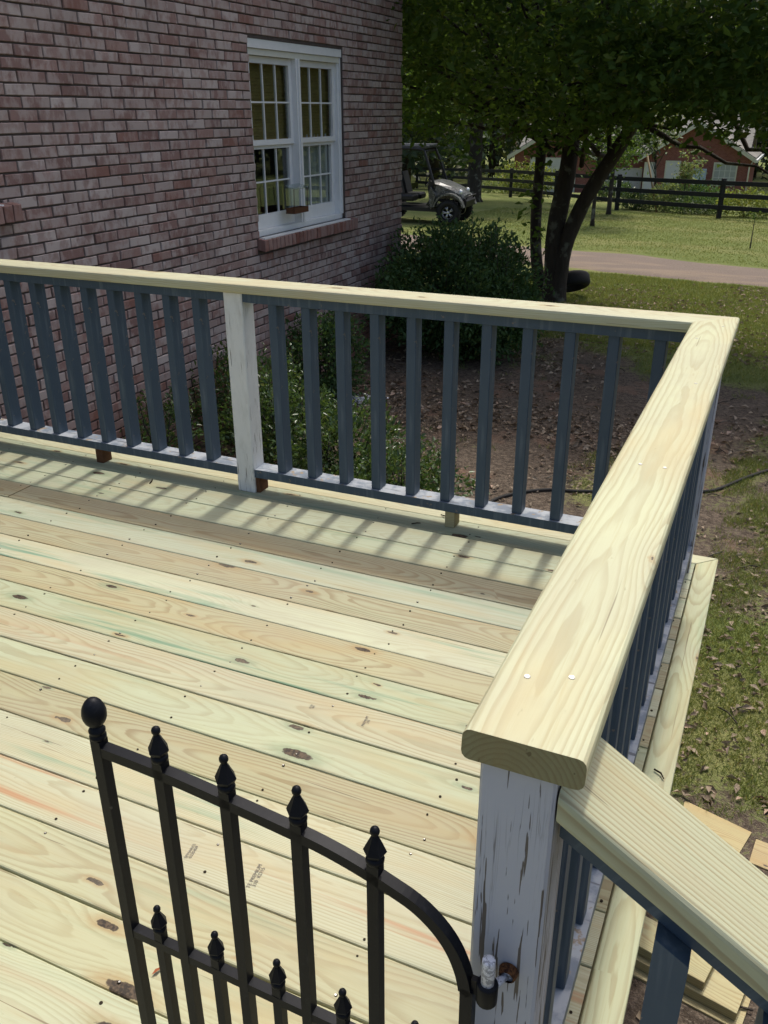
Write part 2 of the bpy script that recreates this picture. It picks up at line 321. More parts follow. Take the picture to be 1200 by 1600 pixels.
# ------------------------------------------------------------------ mesh helpers
def tag(o, label=None, cat=None, group=None, kind=None):
    if label: o['label'] = label
    if cat: o['category'] = cat
    if group: o['group'] = group
    if kind: o['kind'] = kind
    return o
def link(o, parent=None):
    COL.objects.link(o)
    if parent is not None: o.parent = parent
    return o
def empty(name, loc=(0, 0, 0), rz=0.0, label=None, cat=None, group=None):
    o = bpy.data.objects.new(name, None); o.empty_display_size = .1; o.location = loc; o.rotation_euler = (0, 0, rz)
    link(o); return tag(o, label, cat, group)
class MB:
    def __init__(s): s.v = []; s.f = []; s.mi = []; s.sm = []
    def add(s, vs, fs, mi=0, smooth=False):
        n = len(s.v); s.v += [tuple(v) for v in vs]; s.f += [tuple(i+n for i in f) for f in fs]
        s.mi += [mi]*len(fs); s.sm += [smooth]*len(fs); return s
    def box(s, a, b, mi=0, top=None):
        x0, y0, z0 = a; x1, y1, z1 = b
        vs = [(x0,y0,z0),(x1,y0,z0),(x1,y1,z0),(x0,y1,z0),(x0,y0,z1),(x1,y0,z1),(x1,y1,z1),(x0,y1,z1)]
        s.add(vs, [(0,3,2,1),(0,1,5,4),(1,2,6,5),(2,3,7,6),(3,0,4,7)], mi); n = len(s.v)-8
        s.f.append((n+4,n+5,n+6,n+7)); s.mi.append(mi if top is None else top); s.sm.append(False); return s
    def cbox(s, a, b, c=.003, mi=0):      # box with chamfered upright edges and rims
        x0, y0, z0 = a; x1, y1, z1 = b
        def ring(d, z): 
            return [(x0+c*d, y0, z), (x1-c*d, y0, z), (x1, y0+c*d, z), (x1, y1-c*d, z), (x1-c*d, y1, z), (x0+c*d, y1, z), (x0, y1-c*d, z), (x0, y0+c*d, z)]
        def inset(z):
            return [(x0+c*1.4, y0+c*.7, z), (x1-c*1.4, y0+c*.7, z), (x1-c*.7, y0+c*1.4, z), (x1-c*.7, y1-c*1.4, z), (x1-c*1.4, y1-c*.7, z), (x0+c*1.4, y1-c*.7, z), (x0+c*.7, y1-c*1.4, z), (x0+c*.7, y0+c*1.4, z)]
        rs = [inset(z0), ring(1, z0+c), ring(1, z1-c), inset(z1)]
        vs = [v for r in rs for v in r]; fs = [tuple(range(7, -1, -1)), tuple(range(24, 32))]
        for k in range(3):
            for i in range(8): j = (i+1) % 8; fs.append((k*8+i, k*8+j, k*8+8+j, k*8+8+i))
        return s.add(vs, fs, mi)
    def tube(s, path, rad, n=8, mi=0, smooth=True, caps=True, jitter=0.0, square=None, seedr=None):
        P = [Vector(p) for p in path]; m_ = len(P)
        if not hasattr(rad, '__len__'): rad = [rad]*m_
        rings = []; ref = Vector((0, 0, 1))
        t0 = (P[1]-P[0]).normalized()
        if abs(t0.dot(ref)) > .95: ref = Vector((0, 1, 0))
        u = t0.cross(ref).normalized()
        for i in range(m_):
            t = (P[min(i+1, m_-1)]-P[max(i-1, 0)]).normalized()
            u = (u - t*u.dot(t)).normalized(); w = t.cross(u)
            for k in range(n):
                a = 2*math.pi*(k+(.5 if n == 4 else 0))/n; rr = rad[i]*(1+(random.uniform(-jitter, jitter) if jitter else 0))*(math.sqrt(2) if n == 4 else 1)
                rings.append(P[i]+u*math.cos(a)*rr+w*math.sin(a)*rr)
        fs = []
        for i in range(m_-1):
            for k in range(n):
                j = (k+1) % n; fs.append((i*n+k, i*n+j, i*n+n+j, i*n+n+k))
        if caps: fs += [tuple(range(n-1, -1, -1)), tuple(range((m_-1)*n, m_*n))]
        return s.add(rings, fs, mi, smooth and n > 4)
    def lathe(s, prof, n=12, c=(0, 0, 0), axis='z', mi=0, smooth=True, rot=0.0, scale=1.0, caps=True):
        vs = []
        for r, h in prof:
            for k in range(n):
                a = 2*math.pi*k/n+rot; x, y = r*math.cos(a)*scale, r*math.sin(a)*scale
                p = (x, y, h*scale) if axis == 'z' else ((h*scale, x, y) if axis == 'x' else (y, h*scale, x))
                vs.append((p[0]+c[0], p[1]+c[1], p[2]+c[2]))
        fs = []
        for i in range(len(prof)-1):
            for k in range(n):
                j = (k+1) % n; fs.append((i*n+k, i*n+j, i*n+n+j, i*n+n+k))
        if caps: fs += [tuple(range(n-1, -1, -1)), tuple(range((len(prof)-1)*n, len(prof)*n))]
        return s.add(vs, fs, mi, smooth)
    def prism(s, pts, d0, d1, axis='y', mi=0):   # polygon extruded along an axis
        def P(p, d): return (p[0], d, p[1]) if axis == 'y' else ((d, p[0], p[1]) if axis == 'x' else (p[0], p[1], d))
        n = len(pts); vs = [P(p, d0) for p in pts]+[P(p, d1) for p in pts]
        fs = [tuple(range(n-1, -1, -1)), tuple(range(n, 2*n))]+[(i, (i+1) % n, n+(i+1) % n, n+i) for i in range(n)]
        return s.add(vs, fs, mi)
    def mesh(s, name, mats):
        me = bpy.data.meshes.new(name); me.from_pydata(s.v, [], s.f)
        for m_ in (mats if isinstance(mats, (list, tuple)) else [mats]): me.materials.append(m_)
        me.polygons.foreach_set('material_index', s.mi); me.polygons.foreach_set('use_smooth', s.sm); me.update()
        import bmesh
        b = bmesh.new(); b.from_mesh(me); bmesh.ops.recalc_face_normals(b, faces=b.faces); b.to_mesh(me); b.free()
        return me
    def obj(s, name, mats, parent=None, loc=(0, 0, 0), rot=(0, 0, 0)):
        o = bpy.data.objects.new(name, s.mesh(name, mats)); o.location = loc; o.rotation_euler = rot; return link(o, parent)
def inst(name, me, parent=None, loc=(0, 0, 0), rot=(0, 0, 0)):
    o = bpy.data.objects.new(name, me); o.location = loc; o.rotation_euler = rot; return link(o, parent)
def np_mesh(name, V, F, mat, attr=None, smooth=False):
    me = bpy.data.meshes.new(name); V = np.asarray(V, np.float32); F = np.asarray(F, np.int32)
    me.vertices.add(len(V)); me.vertices.foreach_set('co', V.ravel())
    k = F.shape[1]; me.loops.add(F.size); me.loops.foreach_set('vertex_index', F.ravel())
    me.polygons.add(len(F)); me.polygons.foreach_set('loop_start', np.arange(0, F.size, k, dtype=np.int32))
    me.polygons.foreach_set('loop_total', np.full(len(F), k, np.int32))
    if smooth: me.polygons.foreach_set('use_smooth', np.ones(len(F), bool))
    me.materials.append(mat)
    if attr is not None:
        for an, av in attr.items():
            a = me.attributes.new(an, 'FLOAT', 'POINT'); a.data.foreach_set('value', np.asarray(av, np.float32))
    me.update(); me.validate(); return me
def leaves(P, D, size, width=.45, fold=.25, rng=RNG):
    """diamond leaves folded on the midrib: P base points, D growth directions (n,3)"""
    n = len(P); D = D/np.linalg.norm(D, axis=1, keepdims=True)
    rv = rng.normal(size=(n, 3)); rv[:, 2] += 1.2
    U = np.cross(D, rv); U /= np.linalg.norm(U, axis=1, keepdims=True)+1e-9
    N = np.cross(U, D); s = np.asarray(size).reshape(-1, 1)*np.ones((n, 1))
    w = s*width*.5
    b = P; t = P+D*s-N*s*.08; l = P+D*s*.45+U*w+N*s*fold*.3; r = P+D*s*.45-U*w+N*s*fold*.3
    V = np.stack([b, l, t, r], 1).reshape(-1, 3); i = np.arange(n)*4
    F = np.concatenate([np.stack([i, i+2, i+1], 1), np.stack([i, i+3, i+2], 1)])
    return V, F
def cat_np(parts):
    Vs, Fs, n = [], [], 0
    for V, F in parts: Vs.append(V); Fs.append(F+n); n += len(V)
    return np.concatenate(Vs), np.concatenate(Fs)
# value noise on the plane
_G = np.random.default_rng(5).random((64, 64))
def vnoise(x, y, sc):
    x = np.asarray(x, float)*sc; y = np.asarray(y, float)*sc
    xi = np.floor(x).astype(int); yi = np.floor(y).astype(int); fx = x-xi; fy = y-yi
    fx = fx*fx*(3-2*fx); fy = fy*fy*(3-2*fy)
    g = lambda a, b: _G[a % 64, b % 64]
    return (g(xi, yi)*(1-fx)+g(xi+1, yi)*fx)*(1-fy)+(g(xi, yi+1)*(1-fx)+g(xi+1, yi+1)*fx)*fy

# ------------------------------------------------------------------ ground, driveway
def gz(x, y):
    x = np.asarray(x, float); y = np.asarray(y, float)
    yy = np.clip(y, 0, 60); b = -1.1-.0004*yy*yy-.0007*np.clip(yy-20, 0, None)**2
    return b+(vnoise(x, y, .7)-.5)*.05+(vnoise(x, y, 3.1)-.5)*.018
def gz1(x, y): return float(gz(x, y))
def sstep(x, a, b):
    t = np.clip((x-a)/(b-a), 0, 1); return t*t*(3-2*t)
def drive_near(x): return 13.0-.22*(x+.09)+.25*(vnoise(x, x*0+3.3, .8)-.5)
def drive_far(x): return 15.7-.235*(x+.21)+.25*(vnoise(x, x*0+8.7, .8)-.5)
def turf(x, y):
    x = np.asarray(x, float); y = np.asarray(y, float)
    t = .36+.55*(vnoise(x, y, 1.3)-.5)+.35*(vnoise(x+9, y, 4.0)-.5)
    t = t+.60*sstep(y, 6.0+.3*x, 10.2+.3*x)                      # lawn thickens towards the drive
    t = t+.28*np.exp(-(((x-.7)/.9)**2+((y-.6)/1.0)**2))           # green patch beside the deck
    t = t+.16*sstep(x, -2.0, .2)*sstep(y, .5, 2.5)
    t = t-.16*np.exp(-(((x-.4)/.5)**2+((y+.7)/.7)**2))
    t = t-.40*np.exp(-(((x+3.0)/2.1)**2+((y-5.2)/3.2)**2))        # bare ground by the house and bushes
    t = t-.25*np.exp(-(((x+8.5)/4)**2+((y-27.5)/2.2)**2))
    return np.clip(t, 0, 1.1)
xs = np.unique(np.concatenate([np.arange(-7, 4.01, .11), np.linspace(-90, -7, 60), np.linspace(4, 70, 45)]))
ys = np.unique(np.concatenate([np.arange(-5, 13, .13), np.arange(13, 36, .5), np.linspace(36, 140, 40), np.linspace(-30, -5, 10)]))
X, Y = np.meshgrid(xs, ys); nx, ny = len(xs), len(ys)
V = np.stack([X.ravel(), Y.ravel(), gz(X, Y).ravel()], 1)
i = (np.arange(ny-1)[:, None]*nx+np.arange(nx-1)[None]).ravel()
F = np.stack([i, i+1, i+1+nx, i+nx], 1)
g = link(bpy.data.objects.new('ground', np_mesh('ground', V, F, MT['ground'], {'turf': turf(X, Y).ravel()}, True)))
tag(g, kind='structure')
dx = np.concatenate([np.arange(-14, 4, .25), np.arange(4, 40, 1.)]); rows = 12
V = []; 
for x in dx:
    a, b = float(drive_near(np.float64(x))), float(drive_far(np.float64(x)))
    for j in range(rows):
        y = a+(b-a)*j/(rows-1); V.append((x, y, gz1(x, y)+(.015 if 0 < j < rows-1 else -.02)))
i = (np.arange(len(dx)-1)[:, None]*rows+np.arange(rows-1)[None]).ravel()
F = np.stack([i, i+rows, i+rows+1, i+1], 1)
tag(link(bpy.data.objects.new('driveway', np_mesh('driveway', V, F, MT['gravel'], None, True))), kind='structure')

# ------------------------------------------------------------------ the brick house
house = empty('brick_house', (-4.24, 7.35, -1.1), 0, 'whitewashed red brick house wall with a white double window behind the deck', 'house')
HX, HY = -4.24, 7.35
def hpart(mb, name, mats, parent=None, local=True):
    o = mb.obj(name, mats, parent or house, loc=(-HX, -HY, 1.1) if (parent is None and local) else (0, 0, 0)); return o
WZ0, WZ1 = -1.35, 3.62
WIN = [(4.02, 5.80, .50, 2.12), (.22, 1.06, 1.045, 2.35)]     # openings y0,y1,z0,z1 in the wall x = HX
VENT = (5.17, 5.46, -.875, -.525)
mb = MB(); fx = HX-.011
def wall_grid(mb, x0, x1, ycuts, zcuts, skip):
    for a, b in zip(ycuts[:-1], ycuts[1:]):
        for c, d in zip(zcuts[:-1], zcuts[1:]):
            ym, zm = (a+b)/2, (c+d)/2
            if any(q[0] < ym < q[1] and q[2] < zm < q[3] for q in skip): continue
            mb.box((x0, a, c), (x1, b, d))
yc = sorted({-3.0, HY-.012, *[q for w in WIN+[VENT] for q in w[:2]]}); zc = sorted({WZ0, WZ1, *[q for w in WIN+[VENT] for q in w[2:]]})
wall_grid(mb, fx-.19, fx, yc, zc, WIN+[VENT])
mb.box((-12, HY-.2, WZ0), (HX-.205, HY-.011, WZ1)); mb.box((-12, -3, WZ0), (HX-.205, -2.8, WZ1)); mb.box((-12, -2.795, WZ0), (-11.8, HY-.205, WZ1))
hpart(mb, 'wall', MT['mortar'])
# bricks: laid course by course, 71.5 mm courses, 238 mm stretchers
CH, BL = .0715, .238
Z0 = 2.071-CH*int((2.071-WZ0)/CH)-CH
def brick_mesh(L, H, D, rng, taper=True):
    j = lambda s=.0034: rng.uniform(-s, s)
    c = .0035; y0, y1, z0, z1 = -L/2, L/2, -H/2, H/2
    out = [(-D, y0, z0), (-D, y1, z0), (-D, y1, z1), (-D, y0, z1)]
    mid = [(-c+j(.001), y0+j(), z0+j()), (-c+j(.001), y1+j(), z0+j()), (-c+j(.001), y1+j(), z1+j()), (-c+j(.001), y0+j(), z1+j())]
    fr = [(j(.0012), m_[1]+(c if m_[1] < 0 else -c), m_[2]+(c if m_[2] < 0 else -c)) for m_ in mid]
    vs = out+mid+fr; fs = [(8, 9, 10, 11)]
    for a in (0, 4):
        for q in range(4): fs.append((a+q, a+(q+1) % 4, a+4+(q+1) % 4, a+4+q))
    return vs, fs
rb = random.Random(3)
variants = []
for q in range(9):
    b_ = MB(); b_.add(*brick_mesh(BL-.011, CH-.0115, .018, rb)); variants.append(b_.mesh('brick', MT['brick']))
def proj(P):
    d = Vector(P)-CPOS; z = d.dot(CF); return (600+1355.6*d.dot(CR)/z, 800-1355.6*d.dot(CU)/z, z)
cells = []   # (y0,y1,zc)
nrow = 0; z = Z0
while z < WZ1-.02:
    za, zb = z+.0055, z+CH-.006; zm = (za+zb)/2
    off = (.0785 if nrow % 2 else .1975)+1.548
    segs = [(-2.6, HY)]
    for (a, b, c, d) in WIN+[VENT]:
        if c-.012 < zm < d+.005 or (c-.115 < zm < c and (a, b) != VENT[:2]):
            pad = .045 if zm < c else 0
            ns = []
            for (s0, s1) in segs:
                if a-pad < s1 and b+pad > s0:
                    if a-pad-s0 > .03: ns.append((s0, a-pad))
                    if s1-(b+pad) > .03: ns.append((b+pad, s1))
                else: ns.append((s0, s1))
            segs = ns
    k0 = math.floor((-2.6-off)/BL)
    for (s0, s1) in segs:
        k = k0
        while off+k*BL < s1:
            a, b = off+k*BL+.0055, off+(k+1)*BL-.0055
            a2, b2 = max(a, s0+.004 if s0 > -2.5 else s0), min(b, s1-.004 if s1 < HY-.01 else s1)
            if b2-a2 > .03: cells.append((a2, b2, zm, (b2-a2) > BL-.0125))
            k += 1
    z += CH; nrow += 1
vis = []
for n_, (a, b, zm, full) in enumerate(cells):
    u, v, dpt = proj((HX, (a+b)/2, zm))
    if full and 12 < u < 640 and 10 < v < 470: vis.append((dpt, n_))
vis.sort(); single = {n_ for _, n_ in vis[:296]}
stuff = MB()
for n_, (a, b, zm, full) in enumerate(cells):
    px = HX+rb.uniform(-.002, .0045)
    if n_ in single:
        inst('brick', variants[n_ % 9], house, (px-HX, (a+b)/2-HY, zm+1.1), (rb.uniform(-.006, .006), 0, rb.uniform(-.008, .008)))
    else:
        vs, fs = brick_mesh(b-a, CH-.0115, .018, rb); tl = rb.uniform(-.007, .007)
        stuff.add([(px+v_[0]+v_[1]*tl, (a+b)/2+v_[1], zm+v_[2]+v_[1]*rb.uniform(-.004, .004)*0) for v_ in vs], fs)
# return wall round the corner
z = Z0; nrow = 0
while z < WZ1-.02:
    x = HX-.004-(0.119 if nrow % 2 else 0)
    while x > -11.9:
        vs, fs = brick_mesh(BL-.011, CH-.0115, .018, rb)
        stuff.add([(x-BL/2-v_[1], HY+v_[0]-.0, z+CH/2+v_[2]) for v_ in vs], fs); x -= BL
    z += CH; nrow += 1
so_ = hpart(stuff, 'bricks', MT['brick']); so_.name = 'brick_field'; so_['kind'] = 'stuff'
# gable, roof, soffit above the frame
mb = MB(); mb.prism([(-3, WZ1+.004), (HY, WZ1+.004), ((HY-3)/2, WZ1+2.6)], HX-.2, HX-.03, 'x'); hpart(mb, 'gable_panel', MT['offw'])
mb = MB(); ym = (HY-3)/2
for sgn in (0, 1):
    ye, yi = (HY+.45, ym) if sgn else (-3.45, ym)
    ze, zi = WZ1-.12, WZ1+2.66
    mb.prism([(ye, ze), (yi, zi), (yi, zi+.14), (ye, ze+.14)], -12.4, HX+.30, 'x')
hpart(mb, 'roof', MT['shingle'])
mb = MB(); mb.box((-11.7, -2.7, WZ0+.3), (HX-.9, HY-.3, WZ0+.35)); hpart(mb, 'floor', MT['dark'])
# rowlock sills
def rowlock(y0, y1, ztop, mat):
    n = round((y1-y0)/.0735); w = (y1-y0)/n
    for q in range(n):
        b_ = MB(); j = rb.uniform(-.003, .003)
        vs, fs = brick_mesh(w-.009, .098, .085, rb)
        b_.add([(v_[0]+.072+(-.012 if v_[2] > 0 else 0)*0, v_[1], v_[2]*(1 if v_[0] > -.05 else 1)+(.014 if v_[0] < -.05 else 0)) for v_ in vs], fs)
        b_.add([], [])
        o = b_.obj('sill_brick', mat, house, (j, y0+w*(q+.5)-HY, ztop-.05+1.1))
rowlock(3.985, 5.945, .485, MT['sillbrick']); rowlock(.08, 1.185, 1.038, MT['sillbrick'])
mb = MB(); mb.box((HX-.02, 3.99, .40), (HX+.045, 5.94, .470)); mb.box((HX-.02, .085, .95), (HX+.045, 1.18, 1.023)); hpart(mb, 'sill_mortar', MT['mortar'])
# windows
def make_window(y0, y1, z0, z1, sashes):
    bx = HX-.045                                          # face of the frame
    w = MB(); fw = .055
    w.box((bx-.10, y0+.003, z0+.003), (bx, y0+fw, z1-.075)); w.box((bx-.10, y1-fw, z0+.003), (bx, y1-.003, z1-.075))
    w.box((bx-.10, y0+.003, z1-.073), (bx+.028, y1-.003, z1-.003)); w.box((bx-.10, y0+fw+.001, z0+.001), (bx+.004, y1-fw-.001, z0+.05))
    w.box((bx-.02, y0+.01, z0+.0515), (bx+.018, y0+.03, z1-.080)); w.box((bx-.02, y1-.03, z0+.0515), (bx+.018, y1-.01, z1-.080))
    fr = w.obj('window', MT['trimw'], house, (-HX, -HY, 1.1))
    s_ = MB(); s_.box((bx-.02, y0+.002, z0-.012), (bx+.10, y1-.002, z0)); s_.box((bx+.03, y0+.004, z0-.034), (bx+.095, y1-.004, z0-.013)); s_.obj('sill', MT['trimw'], fr)
    hd = MB(); hd.box((bx-.04, y0+.006, z1-.125), (bx+.012, y1-.006, z1-.076)); hd.obj('head_casing', MT['offw'], fr)
    n = sashes; my = .085; iw = (y1-y0-2*fw-(n-1)*my)/n
    zb, zt = z0+.052, z1-.128; zmid = zb+(zt-zb)*.515
    for c in range(n):
        a = y0+fw+c*(iw+my); b = a+iw
        if c: 
            mm = MB(); mm.box((bx-.09, a-my+.001, zb-.002), (bx+.016, a-.001, zt+.003)); mm.box((bx+.0165, a-my+.028, zb), (bx+.030, a-.028, zt)); mm.obj('mullion', MT['trimw'], fr)
        for lo in (0, 1):
            if lo: sx, za, zz, brail, trail = bx-.060, zb, zmid-.018, .125, .035
            else: sx, za, zz, brail, trail = bx-.030, zmid-.020, zt, .045, .055
            st = .058; ga, gb, gc, gd = a+st, b-st, za+brail, zz-trail
            q = MB(); q.box((sx-.035, a+.001, za), (sx, a+st, zz)); q.box((sx-.035, b-st, za), (sx, b-.001, zz))
            q.box((sx-.035, a+st, za), (sx, b-st, gc)); q.box((sx-.035, a+st, gd), (sx, b-st, zz)); q.obj('sash', MT['trimw'], fr)
            mu = MB(); gw, gh = (gb-ga)/3, (gd-gc)/2; t = .0065
            for k in (1, 2): mu.box((sx-.028, ga+k*gw-t, gc), (sx-.008, ga+k*gw+t, gd))
            for k in range(3): mu.box((sx-.0275, ga+k*gw+(t if k else 0), gc+gh-t), (sx-.0085, ga+(k+1)*gw-(t if k < 2 else 0), gc+gh+t))
            mu.obj('muntin', MT['trimw'], fr)
            for k in range(3):
                for l in range(2):
                    p_ = MB(); p_.box((sx-.0205, ga+k*gw+.0095, gc+l*gh+.0095), (sx-.0175, ga+(k+1)*gw-.0095, gc+(l+1)*gh-.0095)); p_.obj('pane', MT['glass'], fr)
        # behind the glass
        if n == 2:
            q = MB(); zs = zmid-.03
            for k in range(26):
                z_ = zs+(zt-zs)*k/26
                q.box((bx-.115-.006*(k % 2), a-.02, z_), (bx-.110-.006*(k % 2), b+.02, z_+(zt-zs)/26-.001))
            q.obj('window_shade', MT['shade'], fr)
            if c == 1:
                V_ = []; N = 60
                for k in range(N+1):
                    yy = a+.05+(b-a-.07)*k/N; xx = bx-.135+.025*math.sin(k*.95)+.012*math.sin(k*.37)
                    V_ += [(xx, yy, zb-.05), (xx, yy, zmid+.05)]
                cu = MB(); cu.add(V_, [(2*k, 2*k+2, 2*k+3, 2*k+1) for k in range(N)], 0, True); cu.obj('curtain', MT['curtain'], fr)
    return fr
win = make_window(*WIN[0], 2); make_window(*WIN[1], 1)
# foundation vent
a, b, c, d = VENT; mb = MB()
mb.box((HX-.03, a+.003, c+.003), (HX-.004, a+.022, d-.003)); mb.box((HX-.03, b-.022, c+.003), (HX-.004, b-.003, d-.003)); mb.box((HX-.03, a+.023, d-.022), (HX-.004, b-.023, d-.003)); mb.box((HX-.03, a+.023, c+.003), (HX-.004, b-.023, c+.022)); mb.box((HX-.10, a+.004, c+.004), (HX-.095, b-.004, d-.004))
vt = hpart(mb, 'foundation_vent', MT['plastic'])
for k in range(8):
    z_ = c+.03+k*.036; s_ = MB(); s_.prism([(HX-.045, z_+.02), (HX-.012, z_), (HX-.010, z_+.004), (HX-.043, z_+.024)], a+.023, b-.023, 'y'); s_.obj('slat', MT['plastic'], vt)

# bird feeder stuck to the lower left pane
bf = empty('bird_feeder', (HX-.03, 4.70, .66), 0, 'small window bird feeder tray stuck on the lower left window sash', 'bird feeder')
q = MB(); q.cbox((0, -.14, 0), (.10, .14, .012)); q.box((.004, -.138, .0125), (.010, .138, .05)); q.box((.092, -.138, .0125), (.098, .138, .05)); q.box((.0105, -.138, .0125), (.0915, -.132, .05)); q.box((.0105, .132, .0125), (.0915, .138, .05)); q.obj('tray', MT['bare'], bf)
q = MB(); q.box((.0, -.13, .052), (.004, .13, .225)); q.obj('back_plate', MT['glass'], bf)
q = MB(); q.prism([(-.004, .250), (.115, .222), (.115, .228), (-.004, .257)], -.15, .15, 'y'); q.obj('roof', MT['glass'], bf)
for s_ in (-1, 1):
    q = MB(); q.tube([(.09, s_*.13, .05), (.095, s_*.13, .224)], .004, 6); q.obj('post', MT['bare'], bf)

# ------------------------------------------------------------------ planks
def plank_mesh(name, L, w, t, r, m0=0.0, m1=0.0, v0=0.0, v1=0.0, mats=None, segs=1, seg_r=2):
    """board along local x, rounded long edges; m = mitre shear (dx per y), v = plumb cut shear (dx per z)"""
    prof = []
    for cx_, cy_, a0 in ((w/2-r, t/2-r, 0), (-w/2+r, t/2-r, 90), (-w/2+r, -t/2+r, 180), (w/2-r, -t/2+r, 270)):
        for k in range(seg_r+1):
            a = R(a0+90*k/seg_r); prof.append((cx_+r*math.cos(a), cy_+r*math.sin(a)))
    n = len(prof); vs = []
    for s in range(segs+1):
        f = s/segs
        for (y, z) in prof:
            e0, e1 = -L/2+m0*y+v0*z, L/2+m1*y+v1*z
            vs.append((e0+(e1-e0)*f, y, z))
    fs = [tuple(range(n-1, -1, -1)), tuple(range(segs*n, segs*n+n))]
    for s in range(segs):
        for k in range(n): fs.append((s*n+k, s*n+(k+1) % n, s*n+n+(k+1) % n, s*n+n+k))
    b = MB(); b.add(vs, fs); return b.mesh(name, mats or MT['wood'])
def woodprops(o, seed, tint=(1, 1, 1), green=.3, red=.0, knot=.3, contrast=.7, ring=110., pith=(.0, -.09)):
    o['seed'] = float(seed); o['green'] = float(green); o['red'] = float(red); o['knot'] = float(knot); o['contrast'] = float(contrast)
    o['knotsize'] = .10 if red == 0 and knot > .4 else .075; o['ring'] = float(ring); o['pith_y'] = float(pith[0]); o['pith_z'] = float(pith[1]); o.color = (*tint, 1); return o

# ------------------------------------------------------------------ deck
deck = empty('deck', (-2.1, -1.5, 0), 0, 'raised backyard deck floor of new pressure treated pine boards with knots', 'deck')
DO = Vector((-2.1, -1.5, 0)); PT = .1429; Y0 = -.6665
LIB = {  # board index: tint, green, red, knot, contrast, ring, pith
 -4: ((.80, .86, .80), .5, 0, .25, .45, 150, (.02, -.12)), -3: ((.96, 1.0, .92), .35, .1, .30, .45, 130, (-.05, -.10)),
 -2: ((.98, 1.02, .92), .5, 0, .15, .40, 140, (.03, -.15)), -1: ((.88, .82, .71), .0, .1, .15, .95, 100, (-.02, -.055)),
 0: ((.98, 1.02, .98), .5, .1, .55, .35, 120, (.05, -.16)), 1: ((.88, .83, .71), .1, .1, .2, 1.0, 95, (.01, -.045)),
 2: ((1.12, 1.12, 1.05), 1.0, 0, .5, .35, 130, (-.06, -.12)), 3: ((.93, .86, .70), .0, .1, .5, .8, 100, (.0, -.06)),
 4: ((.93, .98, .85), 1.0, 0, .65, .5, 120, (.03, -.10)), 5: ((1.0, .96, .86), .1, .3, .25, .75, 100, (-.01, -.05)),
 6: ((.97, 1.01, .88), .5, 0, .45, .5, 90, (.02, -.07)), 7: ((.85, .79, .63), .1, .0, .45, 1.0, 85, (.0, -.04)),
 8: ((1.08, 1.08, .98), .6, 0, .5, .75, 170, (.08, -.04)), 9: ((1.05, 1.02, .92), .2, .9, .25, .55, 130, (.05, -.05)),
 10: ((.97, .94, .78), .35, .15, .55, .8, 90, (-.01, -.06)), 11: ((1.0, .97, .80), .2, .0, .6, .45, 100, (.03, -.09)),
 12: ((1.03, 1.03, .90), .15, .2, .45, .5, 120, (-.04, -.06))}
XR = .0575; XL = -4.19
me_full = plank_mesh('deck_board', XR-XL, .1395, .026, .0045)
rd = random.Random(21)
def board(k, me, xc, seed):
    y = Y0-k*PT+PT/2; o = inst('deck_board', me, deck, Vector((xc, y+rd.uniform(-.0006, .0006), -.013+rd.uniform(-.0012, .0012)))-DO, (rd.uniform(-.004, .004), 0, rd.uniform(-.0004, .0004)))
    t = LIB.get(k) or ((rd.uniform(.9, 1.05), rd.uniform(.9, 1.05), rd.uniform(.75, .95)), rd.uniform(0, .5), 0, .3, rd.uniform(.4, .9), 110, (rd.uniform(-.05, .05), -.08))
    return woodprops(o, seed, *t)
NB = 27
for k in range(-4, NB):
    if k == -1:
        xj = -2.80; board(k, plank_mesh('deck_board', XR-xj-.0015, .1395, .026, .0045), (XR+xj+.0015)/2, 3.37); board(k, plank_mesh('deck_board', xj-.0015-XL, .1395, .026, .0045), (XL+xj-.0015)/2, 6.11)
    else: board(k, me_full, (XR+XL)/2, 1.0+.618*k+rd.uniform(0, .3))
YB = Y0+5*PT-PT+.002+.0                                   # back edge of the last board
yb = Y0+4*PT+PT
# trim boards flush with the decking, mitred at the corner
yback = Y0-(-4)*PT+PT+.0015
TR = .074
mt_ = plank_mesh('edge_trim', 4.19+.061+TR/2+.0, TR, .036, .004, 0, -1.0)
xr0 = .061+TR/2
L_ = xr0-XL
mt_ = plank_mesh('edge_trim', L_, TR, .036, .004, 0, 1.0)
o = inst('edge_trim', mt_, deck, Vector(((XL+xr0)/2, yback+TR/2, -.019))-DO); woodprops(o, 8.8, (1.08, 1.06, .94), .1, 0, .15, .5, 140, (.02, -.12))
yend = -2.36; L2 = (yback+TR/2)-yend
mt_ = plank_mesh('edge_trim', L2, TR, .036, .004, 0, -1.0)
o = inst('edge_trim', mt_, deck, Vector((xr0, (yback+TR/2+yend)/2, -.021))-DO, (0, 0, R(90))); woodprops(o, 4.4, (1.0, 1.02, .84), .25, 0, .40, .75, 105, (.01, -.06))
# rim joists, joists, posts
rimw = plank_mesh('rim_joist', 4.19+.05, .038, .184, .003)
o = inst('rim_joist', rimw, deck, Vector(((XL+.05)/2, yback-.022, -.130))-DO); woodprops(o, 2.2, (.85, .8, .7))
o = inst('rim_joist', plank_mesh('rim_joist', 4.3, .038, .184, .003), deck, Vector((.036, -2.07, -.130))-DO, (0, 0, R(90))); woodprops(o, 2.9, (.85, .8, .7))
jm = plank_mesh('joist', 4.2, .038, .184, .003)
for k in range(10):
    o = inst('joist', jm, deck, Vector((-.37-k*.41, -2.07, -.120))-DO, (0, 0, R(90))); woodprops(o, 3+k, (.8, .75, .65))
for (x, y) in ((-.05, -.05), (-2.0, -.05), (-3.9, -.05), (-.05, -2.2), (-.05, -4.0), (-2.0, -2.2)):
    q = MB(); q.cbox((-.045, -.045, -1.2), (.045, .045, -.225)); o = q.obj('support_post', MT['wood'], deck, Vector((x, y, 0))-DO); woodprops(o, x+y, (.8, .76, .62))
